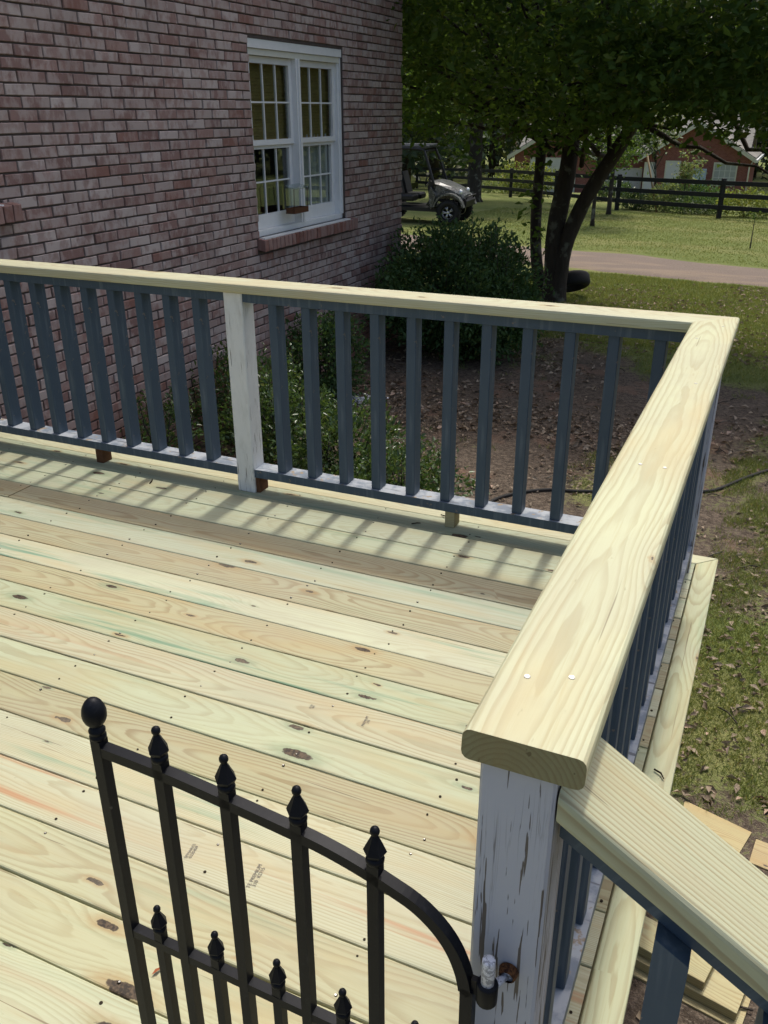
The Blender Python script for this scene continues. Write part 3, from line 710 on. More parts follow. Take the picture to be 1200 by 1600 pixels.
# screws: heads and pits along the joist lines
hs = MB(); hp = MB()
for k in range(-4, NB):
    for j in range(11):
        for s in (-1, 1):
            if rd.random() < .12: continue
            x = .03-j*.41+rd.uniform(-.014, .014); y = Y0-k*PT+PT/2+s*.045+rd.uniform(-.010, .010)
            if x < XL+.03: continue
            rr = rd.uniform(.0026, .0040); zz = .0014
            hp.lathe([(rr, zz-.003), (rr, zz+.0003)], 7, (x, y, 0), smooth=False)
            if rd.random() < .35: hs.lathe([(rr*.7, zz), (rr*.62, zz+.0007)], 6, (x+rd.uniform(-.001, .001), y+.0005, 0), smooth=False)
o = hp.obj('screw_hole', MT['hole'], deck, -DO); o['kind'] = 'stuff'
o = hs.obj('screw_head', MT['screw'], deck, -DO); o['kind'] = 'stuff'
# stamped mill marks
def stamp(txt, u, v, size, ang, name='ink_stamp'):
    d = CF+CR*(u-600)/1355.6+CU*(800-v)/1355.6; P = CPOS+d*(-CPOS.z/d.z)
    cu = bpy.data.curves.new('ink', 'FONT'); cu.body = txt; cu.size = size; cu.space_line = .85; cu.align_x = 'CENTER'; cu.align_y = 'CENTER'
    to = bpy.data.objects.new('ink', cu); COL.objects.link(to)
    dg = bpy.context.evaluated_depsgraph_get(); me = bpy.data.meshes.new_from_object(to.evaluated_get(dg)); COL.objects.unlink(to); bpy.data.objects.remove(to)
    me.materials.clear(); me.materials.append(MT['ink'])
    o = inst(name, me, deck, Vector((P.x, P.y, .0016))-DO, (0, 0, R(ang))); return o
stamp('TE PREMIUM\n310  KD15', 401, 1370, .0125, 97); stamp('SPMARKS\n0320409', 300, 1331, .0105, 97)
stamp('PREMIUM\n310', 573, 1128, .011, 97); stamp('0320\n409', 488, 1105, .009, 97)

# ------------------------------------------------------------------ railings
H = .9208
def bal_mesh(h0, h1, lean=0.0):
    q = MB(); q.cbox((-.0195, -.032, h0), (.0195, .032, h1), .0025); return q.mesh('baluster', MT['blue'])
# back railing
br = empty('deck_railing', (-1.9, 0, 0), 0, 'long back railing with pine cap and slate blue balusters facing the brick wall', 'railing', 'railings round the deck')
BO = Vector((-1.9, 0, 0))
xl = -4.15
cap = inst('cap_rail', plank_mesh('cap_rail', 0-xl, .14, .038, .009, 0, -1.0*-1, mats=MT['wood']), br, Vector(((xl+0)/2, 0, H-.019))-BO); woodprops(cap, 5.6, (1.12, 1.10, 1.0), .0, .12, .28, .45, 120, (.02, -.10))
yf = -.0497
def post(parent, x, y, h, mat, org, lo=0.0):
    q = MB(); q.cbox((-.0445, -.0445, lo), (.0445, .0445, h), .004); return q.obj('post', mat, parent, Vector((x, y, 0))-org)
HT = H-.0385
p1 = post(br, -1.8995+.0445, yf+.0445, HT, MT['white'], BO)
post(br, -3.83, yf+.0445, HT, MT['white'], BO)
pc = post(br, 0, yf+.0445+.004, HT, MT['shaded_white'], BO, -.12)
q = MB(); q.box((-1.9+.0895, yf+.012, .0015), (-1.9+.108, yf+.082, .0735)); q.obj('shim_block', MT['bare'], br, -BO)
def span(parent, org, x0, x1, along, c, first, pitch, n):
    """rails and balusters between two posts; along 0 = x, 1 = y; c = fixed coordinate of the span centre"""
    def bx(a0, a1, c0, c1, z0, z1, top=None):
        q = MB()
        A, B = ((a0, c0, z0), (a1, c1, z1)) if along == 0 else ((c0, a0, z0), (c1, a1, z1))
        q.box(A, B, 0, top); return q
    bx(x0, x1, c-.043, c+.043, .076, .1135, 1).obj('bottom_rail', [MT['blue'], MT['worn_skylit']], parent, -org)
    bx(x0, x1, c-.041, c+.041, HT-.0375, HT-.0005).obj('top_rail', MT['blue'], parent, -org)
    me = bal_mesh(.1138, HT-.0378)
    for k in range(n):
        a = first+k*pitch+rd.uniform(-.0025, .0025)
        loc = Vector((a, c+.001, 0)) if along == 0 else Vector((c, a, 0))
        inst('baluster', me, parent, loc-org, (rd.uniform(-.003, .003), rd.uniform(-.003, .003), (0 if along == 0 else R(90))+rd.uniform(-.02, .02)))
cB = yf+.0445+.002
span(br, BO, -1.8995+.0892, -.0448, 0, cB, -1.697+.0195, .1512, 11)
span(br, BO, -3.83+.0448, -1.8998, 0, cB, -3.70, .1500, 12)
for x in (-.895, -2.70):
    q = MB(); q.cbox((-.021, -.030, .0005), (.021, .034, .0755), .002); o = q.obj('support_block', MT['wood'] if x > -1 else MT['bare'], br, Vector((x, cB, 0))-BO); woodprops(o, 7.7, (.9, .85, .7), 0, 0, 0, .9, 170, (.05, 0))
# right railing
rr_ = empty('deck_railing', (0, -1.15, 0), 0, 'wide pine capped railing running from the near peeling post to the far corner', 'railing', 'railings round the deck')
RO = Vector((0, -1.15, 0)); L = 2.3147
cap2 = inst('cap_rail', plank_mesh('cap_rail', L, .14, .038, .010, 0, -1.0, v0=.12, mats=MT['wood'], seg_r=3), rr_, Vector((0, -L/2, H-.019))-RO, (0, 0, R(90)))
woodprops(cap2, 12.35, (1.12, 1.11, .96), .0, .12, .22, .62, 100, (.006, -.05))
yn = -L+.0079+.0445; xn = -.0497+.0445
pn = post(rr_, xn, yn, HT, MT['shaded_white'], RO, -.3)
span(rr_, RO, yn+.0448, yf-.0015, 1, -.001, -2.10, .1495, 14)
q = MB(); q.cbox((-.021, -.03, .0005), (.021, .03, .0755), .002); o = q.obj('support_block', MT['wood'], rr_, Vector((0, -1.1, 0))-RO); woodprops(o, 7.1, (.9, .85, .7), 0, 0, 0, .9, 170, (.05, 0))
# screw heads in the caps
sc = MB()
for (x, y) in ((-.030, -2.19), (.020, -2.17), (-.018, -1.42), (.028, -1.42), (.02, -.80), (-.03, -.3), (.03, -.1)):
    sc.lathe([(.0042, -.001), (.0042, .0006), (.003, .0003)], 10, (x, y, H), smooth=False)
sc.obj('screw_head', MT['screw'], rr_, -RO)

# ------------------------------------------------------------------ stairs and their railing
SS = .653; SY = -2.234
sr = empty('stair_railing', (.05, SY, 0), 0, 'sloping pine capped stair handrail with slate blue balusters going down to the right', 'railing', 'railings round the deck')
SO = Vector((.05, SY, 0)); Ls = 1.75; ang = math.atan(SS); ca = math.cos(ang); Lr = Ls/ca
# local frame: rotate about y by +ang (x down)
def on_slope(mesh, name, x0, ztop, t, mats=None):
    xm = x0+Ls/2; zm = ztop-SS*(xm-.05)
    off = Vector((-math.sin(ang)*t/2, 0, -math.cos(ang)*t/2))
    o = inst(name, mesh, sr, Vector((xm, SY, zm))+off-SO, (0, ang, 0)); return o
cs = on_slope(plank_mesh('cap_rail', Lr, .14, .038, .009, v0=-SS, v1=0, mats=MT['wood'], seg_r=3), 'cap_rail', .052, .853, .038)
woodprops(cs, 20.1, (1.0, .99, .86), .05, .05, .02, 1.0, 95, (.20, -.06))
zsub = .853-.038/ca-.001
on_slope(plank_mesh('top_rail', Lr, .086, .034, .002, v0=-SS, mats=MT['blue']), 'top_rail', .052, zsub, .034)
zb = zsub-.034/ca-.001
def slope_bal(x, parent):
    q = MB(); w = .0205
    zt = lambda xx: zb-SS*(xx-.05)
    a = [(x-w, zt(x-w)-.0), (x+w, zt(x+w)), (x+w, zt(x)-.72), (x-w, zt(x)-.72+2*w*SS)]
    q.prism(a, SY-.068, SY-.004, 'y'); q.obj('baluster', MT['blue'], parent, -SO)
for k in range(12): slope_bal(.186+k*.128, sr)
on_slope(plank_mesh('bottom_rail', Lr, .086, .034, .002, v0=-SS, mats=MT['blue']), 'bottom_rail', .052, zb-.70, .034)
q = MB(); q.cbox((1.72, SY-.045, -1.15), (1.81, SY+.045, -.10), .004); q.obj('post', MT['shaded_white'], sr, -SO)
st = empty('deck_stairs', (.15, -2.9, -1.1), 0, 'wooden stairs of pine treads going down from the deck to the yard on the right', 'stairs')
TO = Vector((.15, -2.9, -1.1))
for k in range(5):
    q = plank_mesh('tread', 1.05, .28, .036, .005); o = inst('tread', q, st, Vector((.28+k*.285, -2.86, -.19-k*.183))-TO, (0, 0, R(90))); woodprops(o, 30+k, (.95, .95, .8))
for y in (-2.33, -3.38):
    q = MB(); pts = [(.06, -.05), (.12, -.05)]
    for k in range(5): pts += [(.135+k*.285, -.212-k*.183), (.425+k*.285, -.212-k*.183)]
    pts += [(1.56, -1.12), (1.25, -1.12), (.06, -.40)]; q.prism(pts, y-.019, y+.019, 'y'); o = q.obj('stringer', MT['wood'], st, -TO); woodprops(o, 41, (.9, .86, .7))

# ------------------------------------------------------------------ iron gate
gate = empty('garden_gate', (-.0375, -2.345, .02), R(178.4)+0.0, 'black iron garden gate with spear finials and one ball finial', 'gate')
# local frame: +x runs from the hinge to the latch; heights are absolute minus .02
GZ = -.02; s0, sp = .129, .1091; hb = .0082
def lx(k): return 0 if k == 0 else s0+sp*(k-1)
def gbox(q, x0, x1, z0, z1, h=hb): q.box((x0, -h, z0+GZ), (x1, h, z1+GZ))
SPEAR = [(.0088, -.004), (.0118, -.002), (.0122, .003), (.0105, .0055), (.0092, .007), (.0125, .013), (.0135, .0155), (.0062, .034), (.0036, .040), (.0036, .0415)]
def spear(parent, x, z, sc=1.0):
    q = MB(); q.lathe(SPEAR[:5], 12, (x, 0, z+GZ), scale=sc)
    q.lathe([(r_*1.12, h_) for r_, h_ in SPEAR[4:]], 6, (x, 0, z+GZ), smooth=False, rot=.3, scale=sc)
    q.lathe([(.0012, .0400), (.0045, .0412), (.0062, .0445), (.0064, .0475), (.0052, .0510), (.0028, .0530), (.0006, .0538)], 12, (x, 0, z+GZ), scale=sc)
    q.obj('finial', MT['iron'], parent)
top_z = {1: .684, 2: .7045, 3: .7145, 4: .7225}
for k in (1, 2, 3, 4):
    q = MB(); gbox(q, lx(k)-hb, lx(k)+hb, .05, top_z[k]+.020); b = q.obj('bar', MT['iron'], gate); spear(b, lx(k), top_z[k]+.024)
q = MB(); gbox(q, lx(5)-hb*1.05, lx(5)+hb*1.05, .02, .742, hb*1.05); lp = q.obj('latch_post', MT['iron'], gate)
q = MB(); egg = [(.0085, .000), (.0118, .002), (.0122, .006), (.0100, .0085), (.0098, .0105), (.0118, .013), (.0120, .016), (.0095, .0185), (.0090, .0205)]
for k in range(15):
    t = math.pi*(k+.9)/15.9; egg.append((max(.0005, .0188*math.sin(t)*(1-.16*(1-math.cos(t))*.5)), .0215+.024*(1-math.cos(t))))
q.lathe(egg, 20, (lx(5), 0, .742+GZ)); q.obj('ball_finial', MT['iron'], lp)
q = MB(); q.lathe([(.003, 0), (.0034, .004), (.001, .006)], 8, (lx(5)+.008, .004, .67+GZ), 'x'); q.obj('rivet', MT['iron'], lp)
# top rail sweeps down to the hinge bar
pth = [(lx(5), 0, .7245), (lx(4), 0, .7225), (lx(3), 0, .7145), (lx(2), 0, .7045), (lx(2)-.05, 0, .697), (lx(1)+.015, 0, .6865), (lx(1)-.02, 0, .675), (.075, 0, .662), (.048, 0, .643), (.026, 0, .617), (.011, 0, .585), (.003, 0, .55), (0, 0, .50), (0, 0, .05)]
# resample smoothly
def catmull(P, n=5):
    out = []; P = [Vector(p) for p in P]
    for i in range(len(P)-1):
        a, b, c, d = P[max(i-1, 0)], P[i], P[i+1], P[min(i+2, len(P)-1)]
        for k in range(n):
            t = k/n; out.append(.5*((2*b)+(c-a)*t+(2*a-5*b+4*c-d)*t*t+(3*b-a-3*c+d)*t**3))
    out.append(P[-1]); return out
q = MB(); q.tube([v+Vector((0, 0, GZ)) for v in catmull(pth, 4)], hb, 4); q.obj('top_rail', MT['iron'], gate)
q = MB(); gbox(q, lx(5)-hb, 0.0, .353, .369, hb*.93); q.obj('mid_rail', MT['iron'], gate)
q = MB(); gbox(q, lx(5)-hb, 0.0, .062, .078, hb*.93); q.obj('lower_rail', MT['iron'], gate)
for k, x in enumerate((.5055, .398, .2895, .182, .072)):
    q = MB(); gbox(q, x-hb*.88, x+hb*.88, .05, .388, hb*.88); b = q.obj('short_bar', MT['iron'], gate); spear(b, x, .392, .9)
# hinge barrel welded to the gate; pin and rusty strap on the post
q = MB(); q.lathe([(.0125, 0), (.0135, .002), (.0138, .030), (.0126, .033)], 16, (-.024, .0, .540+GZ)); q.box((-.016, -.004, .548+GZ), (-.004, .004, .572+GZ)); q.obj('hinge_barrel', MT['iron'], gate)
q = MB(); q.lathe([(.0080, -.04), (.0084, .030), (.0081, .0335), (.0070, .0345)], 16, (0, 0, 0)); pin = q.obj('hinge_pin', MT['chip'], pn, Vector((-.0135, -2.346, .580))-Vector((xn, yn, 0)))
q = MB(); q.lathe([(.0085, -.012), (.0110, -.010), (.0128, -.0005), (.0118, .0012), (.0100, .0005), (.0085, -.004)], 18, (0, 0, 0), 'y', caps=False); q.obj('rust_ring', MT['rust'], pn, Vector((.0035, -2.3085, .560))-Vector((xn, yn, 0)))
q = MB(); q.lathe([(.0090, -.006), (.0090, .0012), (.003, .0022)], 14, (0, 0, 0), 'y'); q.tube([(0, -.001, 0), (-.012, -.026, 0), (-.017, -.0375, 0)], .0055, 8); q.obj('pintle', MT['chip'], pn, Vector((.0025, -2.3095, .555))-Vector((xn, yn, 0)))

# ------------------------------------------------------------------ things lying about the deck
def pix(u, v, z):
    d = CF+CR*(u-600)/1355.6+CU*(800-v)/1355.6; return CPOS+d*((z-CPOS.z)/d.z)
def stick(name, u0, v0, u1, v1, z, r, lab, cat, mat='stick', sag=.002):
    a, b = pix(u0, v0, z), pix(u1, v1, z); mth = [a, (a+b)/2+Vector((.004, .003, sag)), b]
    q = MB(); c = (a+b)/2; q.tube([p-c+Vector((0, 0, r)) for p in mth], [r, r*1.1, r*.7], 6); o = q.obj(name, MT[mat], None, c); tag(o, lab, cat)
stick('twig', 643, 819, 657, 818, .0015, .0022, 'short black curved twig lying on the deck left of the pine block', 'twig')
stick('twig', 689, 805, 699, 811, .0015, .0024, 'dark twig chip lying against the new pine support block', 'twig')
stick('twig', 234, 756, 238, 749, .0015, .0026, 'small dark twig lying on the deck left of the white post', 'twig')
stick('twig', 1022, 1203, 1037, 1218, .0005, .0024, 'black twig lying on the edge trim beside the stair handrail', 'twig')
a = pix(237, 1525, .0015)
V_, F_ = leaves(np.array([[0, 0, 0.]]), np.array([[.3, .95, .02]]), .028, .3)
o = link(bpy.data.objects.new('dry_leaf', np_mesh('dry_leaf', V_, F_, simple('red_leaf', (.28, .08, .03), .7, .2)))); o.location = a+Vector((0, 0, .003)); tag(o, 'tiny curled red brown leaf on the deck behind the gate', 'leaf')

# lumber by the stairs
def lumber(name, L_, w, t, loc, rz, seed, tint, lab, ring=120):
    o = inst(name, plank_mesh(name, L_, w, t, .003), None, loc, (0, 0, R(rz))); woodprops(o, seed, tint, .1, .1, .15, .8, ring, (.02, -.05)); tag(o, lab, 'board', 'offcuts of lumber by the stairs')
gzl = -1.118
YEL = (.98, .82, .55)
lumber('lumber_board', .62, .14, .038, (.16, -.845, gzl+.019), -11, 51, (.95, .84, .60), 'bottom board of the lumber stack lying on the dirt below the stair rail')
lumber('lumber_board', .60, .14, .038, (.155, -.815, gzl+.058), -12, 52, (1, .88, .62), 'middle board of the lumber stack below the stair rail')
lumber('lumber_board', .50, .13, .038, (.10, -.785, gzl+.097), -14, 53, (1, .9, .62), 'topmost board of the lumber stack below the stair rail')
lumber('lumber_board', .40, .235, .030, (.215, -.12, gzl+.016), -16, 54, YEL, 'wide yellow plywood offcut lying on the ground behind the stair handrail', 160)
lumber('lumber_board', .55, .14, .030, (.72, -.20, gzl+.016), -8, 55, (.95, .74, .48), 'orange yellow board end at the right edge behind the stair handrail', 160)

# garden hose
hp_ = [(1215, 730), (1188, 738), (1160, 748), (1130, 760), (1108, 766), (1070, 768), (1030, 770), (990, 771), (955, 769), (900, 768), (860, 767), (825, 770), (795, 775), (770, 784), (745, 800)]
q = MB(); pts = []
for (u, v) in hp_:
    P = pix(u, v, -1.095); pts.append(Vector((P.x, P.y, gz1(P.x, P.y)+.014)))
q.tube(catmull(pts, 4), .0125, 8); o = q.obj('garden_hose', simple('dusty_black_hose', (.045, .042, .038), .8, .2, var=.4)); tag(o, 'black garden hose lying across the dirt beyond the railing', 'hose')
# paint flakes
q = MB()
for k in range(260):
    r_ = abs(random.gauss(0, .10)); a = random.uniform(0, 6.283); x, y = -3.50+r_*math.cos(a)*1.1, 4.50+r_*math.sin(a)*1.3; z = gz1(x, y)+.004+random.uniform(0, .02); w = random.uniform(.006, .022)
    b = random.uniform(0, 6.28); q.add([(x+w*math.cos(b+j*1.57)*random.uniform(.6, 1), y+w*math.sin(b+j*1.57), z+random.uniform(0, .012)) for j in range(4)], [(0, 1, 2, 3)])
o = q.obj('paint_flakes', MT['chipw']); tag(o, 'heap of white paint flakes on the dirt by the brick wall', 'paint flakes', kind='stuff')

# ------------------------------------------------------------------ grass, leaf litter
def blades(n, x0, x1, y0, y1, h, w, thr):
    x = RNG.uniform(x0, x1, n); y = RNG.uniform(y0, y1, n); t = turf(x, y)
    clump = vnoise(x, y, 7.0)
    keep = (t+(clump-.5)*.5+RNG.uniform(-.12, .12, n)) > thr
    keep &= ~((x < .10) & (y < .1)) & ~((x > .05) & (x < 1.05) & (y > -.95) & (y < -.02) & ((y > -.33) | (y < -.62))) & ~((x < -4.2) & (y < 7.4)) & ~((y > drive_near(x)-.05) & (y < drive_far(x)+.05))
    x, y = x[keep], y[keep]; n = len(x); P = np.stack([x, y, gz(x, y)-.004], 1)
    D = RNG.normal(size=(n, 3))*np.array([.55, .55, .2])+np.array([0, 0, .8]); D /= np.linalg.norm(D, axis=1, keepdims=True)
    hh = h*RNG.uniform(.5, 1.25, (n, 1)); U = np.cross(D, RNG.normal(size=(n, 3))); U /= np.linalg.norm(U, axis=1, keepdims=True)
    V = np.stack([P-U*w, P+U*w, P+D*hh], 1).reshape(-1, 3); return V, np.arange(n*3).reshape(-1, 3)
V_, F_ = cat_np([blades(150000, .05, 1.9, -1.8, 4.5, .045, .0022, .42), blades(120000, -4, 2.5, 3, 9, .055, .003, .52), blades(150000, -4, 4, 8, 13.5, .06, .005, .50), blades(110000, -9, 6, 15.2, 27, .040, .006, .40)])
tag(link(bpy.data.objects.new('grass', np_mesh('grass', V_, F_, MT['turf']))), 'short green grass growing thin over the dirt and thick on the lawn', 'grass', kind='stuff')
def litter(n, x0, x1, y0, y1, s0_, s1_):
    x = RNG.uniform(x0, x1, n); y = RNG.uniform(y0, y1, n); k = ~((x < .12) & (y < .12)) & ~((x < 1.05) & (y > -1.0) & (y < .02)) & ~((x < -4.2) & (y < 7.4)) & (vnoise(x, y, 1.1)+RNG.uniform(-.25, .25, n) > .42)
    x, y = x[k], y[k]; n = len(x); P = np.stack([x, y, gz(x, y)+.006+RNG.uniform(0, .012, n)], 1)
    a = RNG.uniform(0, 6.28, n); D = np.stack([np.cos(a), np.sin(a), RNG.uniform(-.15, .35, n)], 1)
    return leaves(P, D, RNG.uniform(s0_, s1_, n), .5, .6)
V_, F_ = cat_np([litter(16000, -4.2, 2.2, -2, 5, .018, .06), litter(12000, -4.5, 3, 4, 12.8, .03, .09)])
tag(link(bpy.data.objects.new('leaf_litter', np_mesh('leaf_litter', V_, F_, MT['litter']))), 'dry brown fallen leaves scattered over the dirt', 'leaf litter', kind='stuff')
q = MB()
for k in range(150):
    x, y = random.uniform(-3.5, 1.6), random.uniform(-1.8, 7)
    if x < .15 and y < .15: continue
    a = random.uniform(0, 6.28); l = random.uniform(.04, .16); z = gz1(x, y)+.008
    q.tube([(x, y, z), (x+l*math.cos(a)*.5, y+l*math.sin(a)*.5, z+.012), (x+l*math.cos(a), y+l*math.sin(a+.2), z+.004)], .0028, 4)
tag(q.obj('ground_twigs', MT['bark']), 'thin twigs scattered over the dirt', 'twigs', kind='stuff')

# ------------------------------------------------------------------ shrubs
def shrub(name, c, rad, zt, n, mat, size, lab, cat='shrub', group=None, shoots=30, stems=9, rng=None):
    rng = rng or np.random.default_rng(int(abs(c[0]*1000+c[1]*77))); zg = gz1(c[0], c[1]); h = zt-zg
    root = empty(name, (c[0], c[1], zg), 0, lab, cat, group)
    # twig tips over a lumpy volume
    nt_ = n//9; u = rng.normal(size=(nt_, 3)); u /= np.linalg.norm(u, axis=1, keepdims=True); r = rng.uniform(.35, 1, (nt_, 1))**.5
    lump = 1+.22*np.sin(u[:, :1]*5+1)*np.cos(u[:, 1:2]*6+2)+.12*np.sin(u[:, 2:]*9+u[:, :1]*7)
    T = u*r*lump*np.array([rad[0], rad[1], h*.5])+np.array([0, 0, h*.5]); T[:, 2] = np.clip(T[:, 2], .03, None)
    P = np.repeat(T, 9, 0)+rng.normal(size=(nt_*9, 3))*size*.9
    D = np.repeat(u, 9, 0)*.5+rng.normal(size=(nt_*9, 3))*.6+np.array([0, 0, .35])
    parts = [leaves(P, D, size*rng.uniform(.65, 1.25, len(P)), .5, .3, rng)]
    tw = MB()
    for k in range(shoots):
        a = rng.uniform(0, 6.28); rr = math.sqrt(rng.uniform(0, .8)); x, y = rad[0]*rr*math.cos(a), rad[1]*rr*math.sin(a)
        zb_ = h*(.5+.5*math.sqrt(max(0, 1-rr*rr)))*.9; l = h*rng.uniform(.12, .28); dxy = rng.normal(size=2)*.06
        tw.tube([(x, y, zb_-.1), (x+dxy[0], y+dxy[1], zb_+l)], [.005, .002], 5)
        m_ = 14; t = np.linspace(.15, 1, m_); Ps = np.stack([x+dxy[0]*t, y+dxy[1]*t, zb_-.1+(l+.1)*t], 1); aa = t*26+a
        Ds = np.stack([np.cos(aa), np.sin(aa), np.full(m_, .75)], 1); parts.append(leaves(Ps, Ds, size*rng.uniform(.8, 1.2, m_), .5, .3, rng))
    V, F = cat_np(parts); o = link(bpy.data.objects.new('foliage', np_mesh('foliage', V, F, mat)), root)
    for k in range(stems):
        a = rng.uniform(0, 6.28); rr = rng.uniform(.2, .75); tw.tube([(.04*math.cos(a), .04*math.sin(a), -.03), (rad[0]*rr*.5*math.cos(a), rad[1]*rr*.5*math.sin(a), h*.45), (rad[0]*rr*math.cos(a+.2), rad[1]*rr*math.sin(a+.2), h*.8)], [.014, .009, .004], 6)
    tw.obj('stem', MT['bark'], root); return root
shrub('holly_bush', (-3.35, 6.95), (.92, 1.15), .26, 24000, MT['hedge'], .062, 'large dark green holly bush at the corner of the brick house', 'bush', None, 46)
shrub('holly_bush', (-2.78, 6.75), (.42, .7), -.08, 7000, MT['hedge'], .062, 'lower dark holly bush between the big bush and the leaning tree', 'bush', None, 20)
G = 'low glossy shrubs along the wall'
shrub('shrub', (-3.85, 3.05), (.50, .55), -.30, 4200, MT['shrub'], .045, 'glossy green shrub against the brick wall just left of the white post', 'shrub', G, 14)
shrub('shrub', (-3.30, 2.75), (.50, .5), -.42, 4200, MT['shrub'], .045, 'glossy green shrub seen behind the white railing post', 'shrub', G, 14)
shrub('shrub', (-2.70, 2.55), (.50, .5), -.50, 4200, MT['shrub'], .045, 'glossy green shrub behind the balusters just right of the white post', 'shrub', G, 14)
shrub('shrub', (-2.05, 2.15), (.48, .45), -.62, 3600, MT['shrub'], .042, 'lowest glossy shrub nearest the pine support block', 'shrub', G, 12)
shrub('shrub', (-4.0, 2.05), (.20, .42), -.42, 1500, MT['shrub'], .042, 'thin sparse shrub against the brick wall at the far left balusters', 'shrub', G, 8, 6)
shrub('dark_shrub', (-3.85, 4.45), (.42, .42), -.28, 3600, MT['hedge'], .055, 'dark green shrub beside the black foundation vent', 'shrub', None, 12)

# ------------------------------------------------------------------ trees
def crown(clusters, per, size, spread, mat, name, parent, rng, droop=.35, width=.5):
    C_ = np.asarray(clusters); n = len(C_)*per
    P = np.repeat(C_, per, 0)+rng.normal(size=(n, 3))*np.array([spread, spread, spread*.6])
    D = rng.normal(size=(n, 3)); D[:, 2] = D[:, 2]*.4-droop
    V, F = leaves(P, D, size*rng.uniform(.7, 1.3, n), width, .3, rng)
    return link(bpy.data.objects.new(name, np_mesh(name, V, F, mat)), parent)
def limb(q, a, b, r0, r1, rng, n=7, wob=.08):
    a, b = Vector(a), Vector(b); L_ = (b-a).length; pts = []; rs = []
    for k in range(n):
        t = k/(n-1); p = a.lerp(b, t)
        if 0 < k < n-1: p += Vector(rng.normal(size=3))*wob*L_*.25
        pts.append(p); rs.append(r0+(r1-r0)*t)
    q.tube(pts, rs, 10, jitter=.05); return pts
rt = np.random.default_rng(42)
tb = Vector((-3.02, 10.55, gz1(-3.0, 10.5)))
mt = empty('shade_tree', tb, 0, 'big leafy shade tree with three dark trunks leaning out of one base', 'tree')
def tpath(pl): return [Vector(p)-tb for p in pl]
trunks = [([(-3.12, 10.6, -1.22), (-3.32, 10.65, -.75), (-3.42, 10.7, 0), (-3.42, 10.75, 1.2), (-3.5, 10.9, 2.6), (-3.9, 11.1, 4.2)], [.14, .095, .082, .075, .065, .04]),
          ([(-2.98, 10.5, -1.24), (-3.02, 10.5, -.75), (-3.06, 10.55, -.1), (-2.97, 10.6, .7), (-2.90, 10.7, 1.6), (-2.6, 10.7, 3.0), (-2.4, 10.4, 5.0)], [.22, .155, .14, .13, .12, .10, .05]),
          ([(-2.95, 10.45, -1.20), (-2.93, 10.45, -.80), (-2.86, 10.5, -.2), (-2.60, 10.5, .45), (-2.25, 10.5, 1.05), (-1.7, 10.4, 2.0), (-.9, 10.2, 3.2)], [.17, .125, .115, .108, .10, .085, .05])]
for pl, rs in trunks:
    q = MB(); cp = catmull(tpath(pl), 4); rr = np.interp(np.linspace(0, len(rs)-1, len(cp)), range(len(rs)), rs); q.tube(cp, list(rr), 12, jitter=.05); q.obj('trunk', MT['bark'], mt)
q = MB(); cl = []
cx0 = Vector((-2.3, 10.6, 3.6))
for k in range(1250):
    u = rt.normal(size=3); u /= np.linalg.norm(u); r = rt.uniform(.25, 1)**.45
    p = np.array([-2.4, 9.7, 3.9])+u*r*np.array([5.3, 3.3, 3.2])
    lo = 1.42+.05*(p[0]+2)+.16*math.sin(p[0]*2.1)+.14*math.cos(p[1]*1.7)+.05*(p[1]-10)
    if p[2] < lo or (p[0] > -1.9 and p[1] > 9.5+.25*(p[2]-1.5)): continue
    if abs(p[0]+2.9) < .5 and p[2] < 1.3 and p[1] < 10.8: continue
    cl.append(p-np.array(tb))
# low hanging sprays at the right and a curtain facing the deck
for k in range(150):
    x = rt.uniform(-2.1, 1.9); p_y = rt.uniform(7.0, 9.4); p = np.array([x, p_y, 1.50+.10*math.sin(x*3.1)-.03*(p_y-9)+rt.uniform(.02, .9)]); cl.append(p-np.array(tb))
for k in range(70):
    x = rt.uniform(-6.2, -3.4); p = np.array([x, rt.uniform(10, 13), 1.75+rt.uniform(-.1, 1.2)]); cl.append(p-np.array(tb))
crown(cl, 62, .115, .25, MT['canopy'], 'crown', mt, rt)
for k in range(46):
    c = np.array(cl[rt.integers(len(cl))]); z0_ = rt.uniform(1.9, 3.6); base = Vector((.2+.35*rt.normal(), .2*rt.normal(), z0_))
    if c[2] < z0_-1.2: base.z = c[2]+.5
    limb(q, base, c, .035, .008, rt, 6, .12)
for a, b in (((.6, -.1, 2.6), (2.9, -1.2, 1.95)), ((.9, 0, 3.0), (4.2, -1.0, 2.5)), ((.3, 0, 2.4), (-2.8, .3, 2.6)), ((1.5, 0, 2.9), (3.6, -.6, 1.75))): limb(q, a, b, .05, .012, rt, 9, .10)
q.obj('branch', MT['bark'], mt)
# leafy sprigs on the left trunk
sp_ = [np.array([-3.42+.08*rt.normal(), 10.5+.05*rt.normal(), z_])-np.array(tb) for z_ in np.linspace(-.35, 1.1, 14)]
crown(sp_, 7, .11, .09, MT['canopy'], 'sprig', mt, rt)['kind'] = 'stuff'

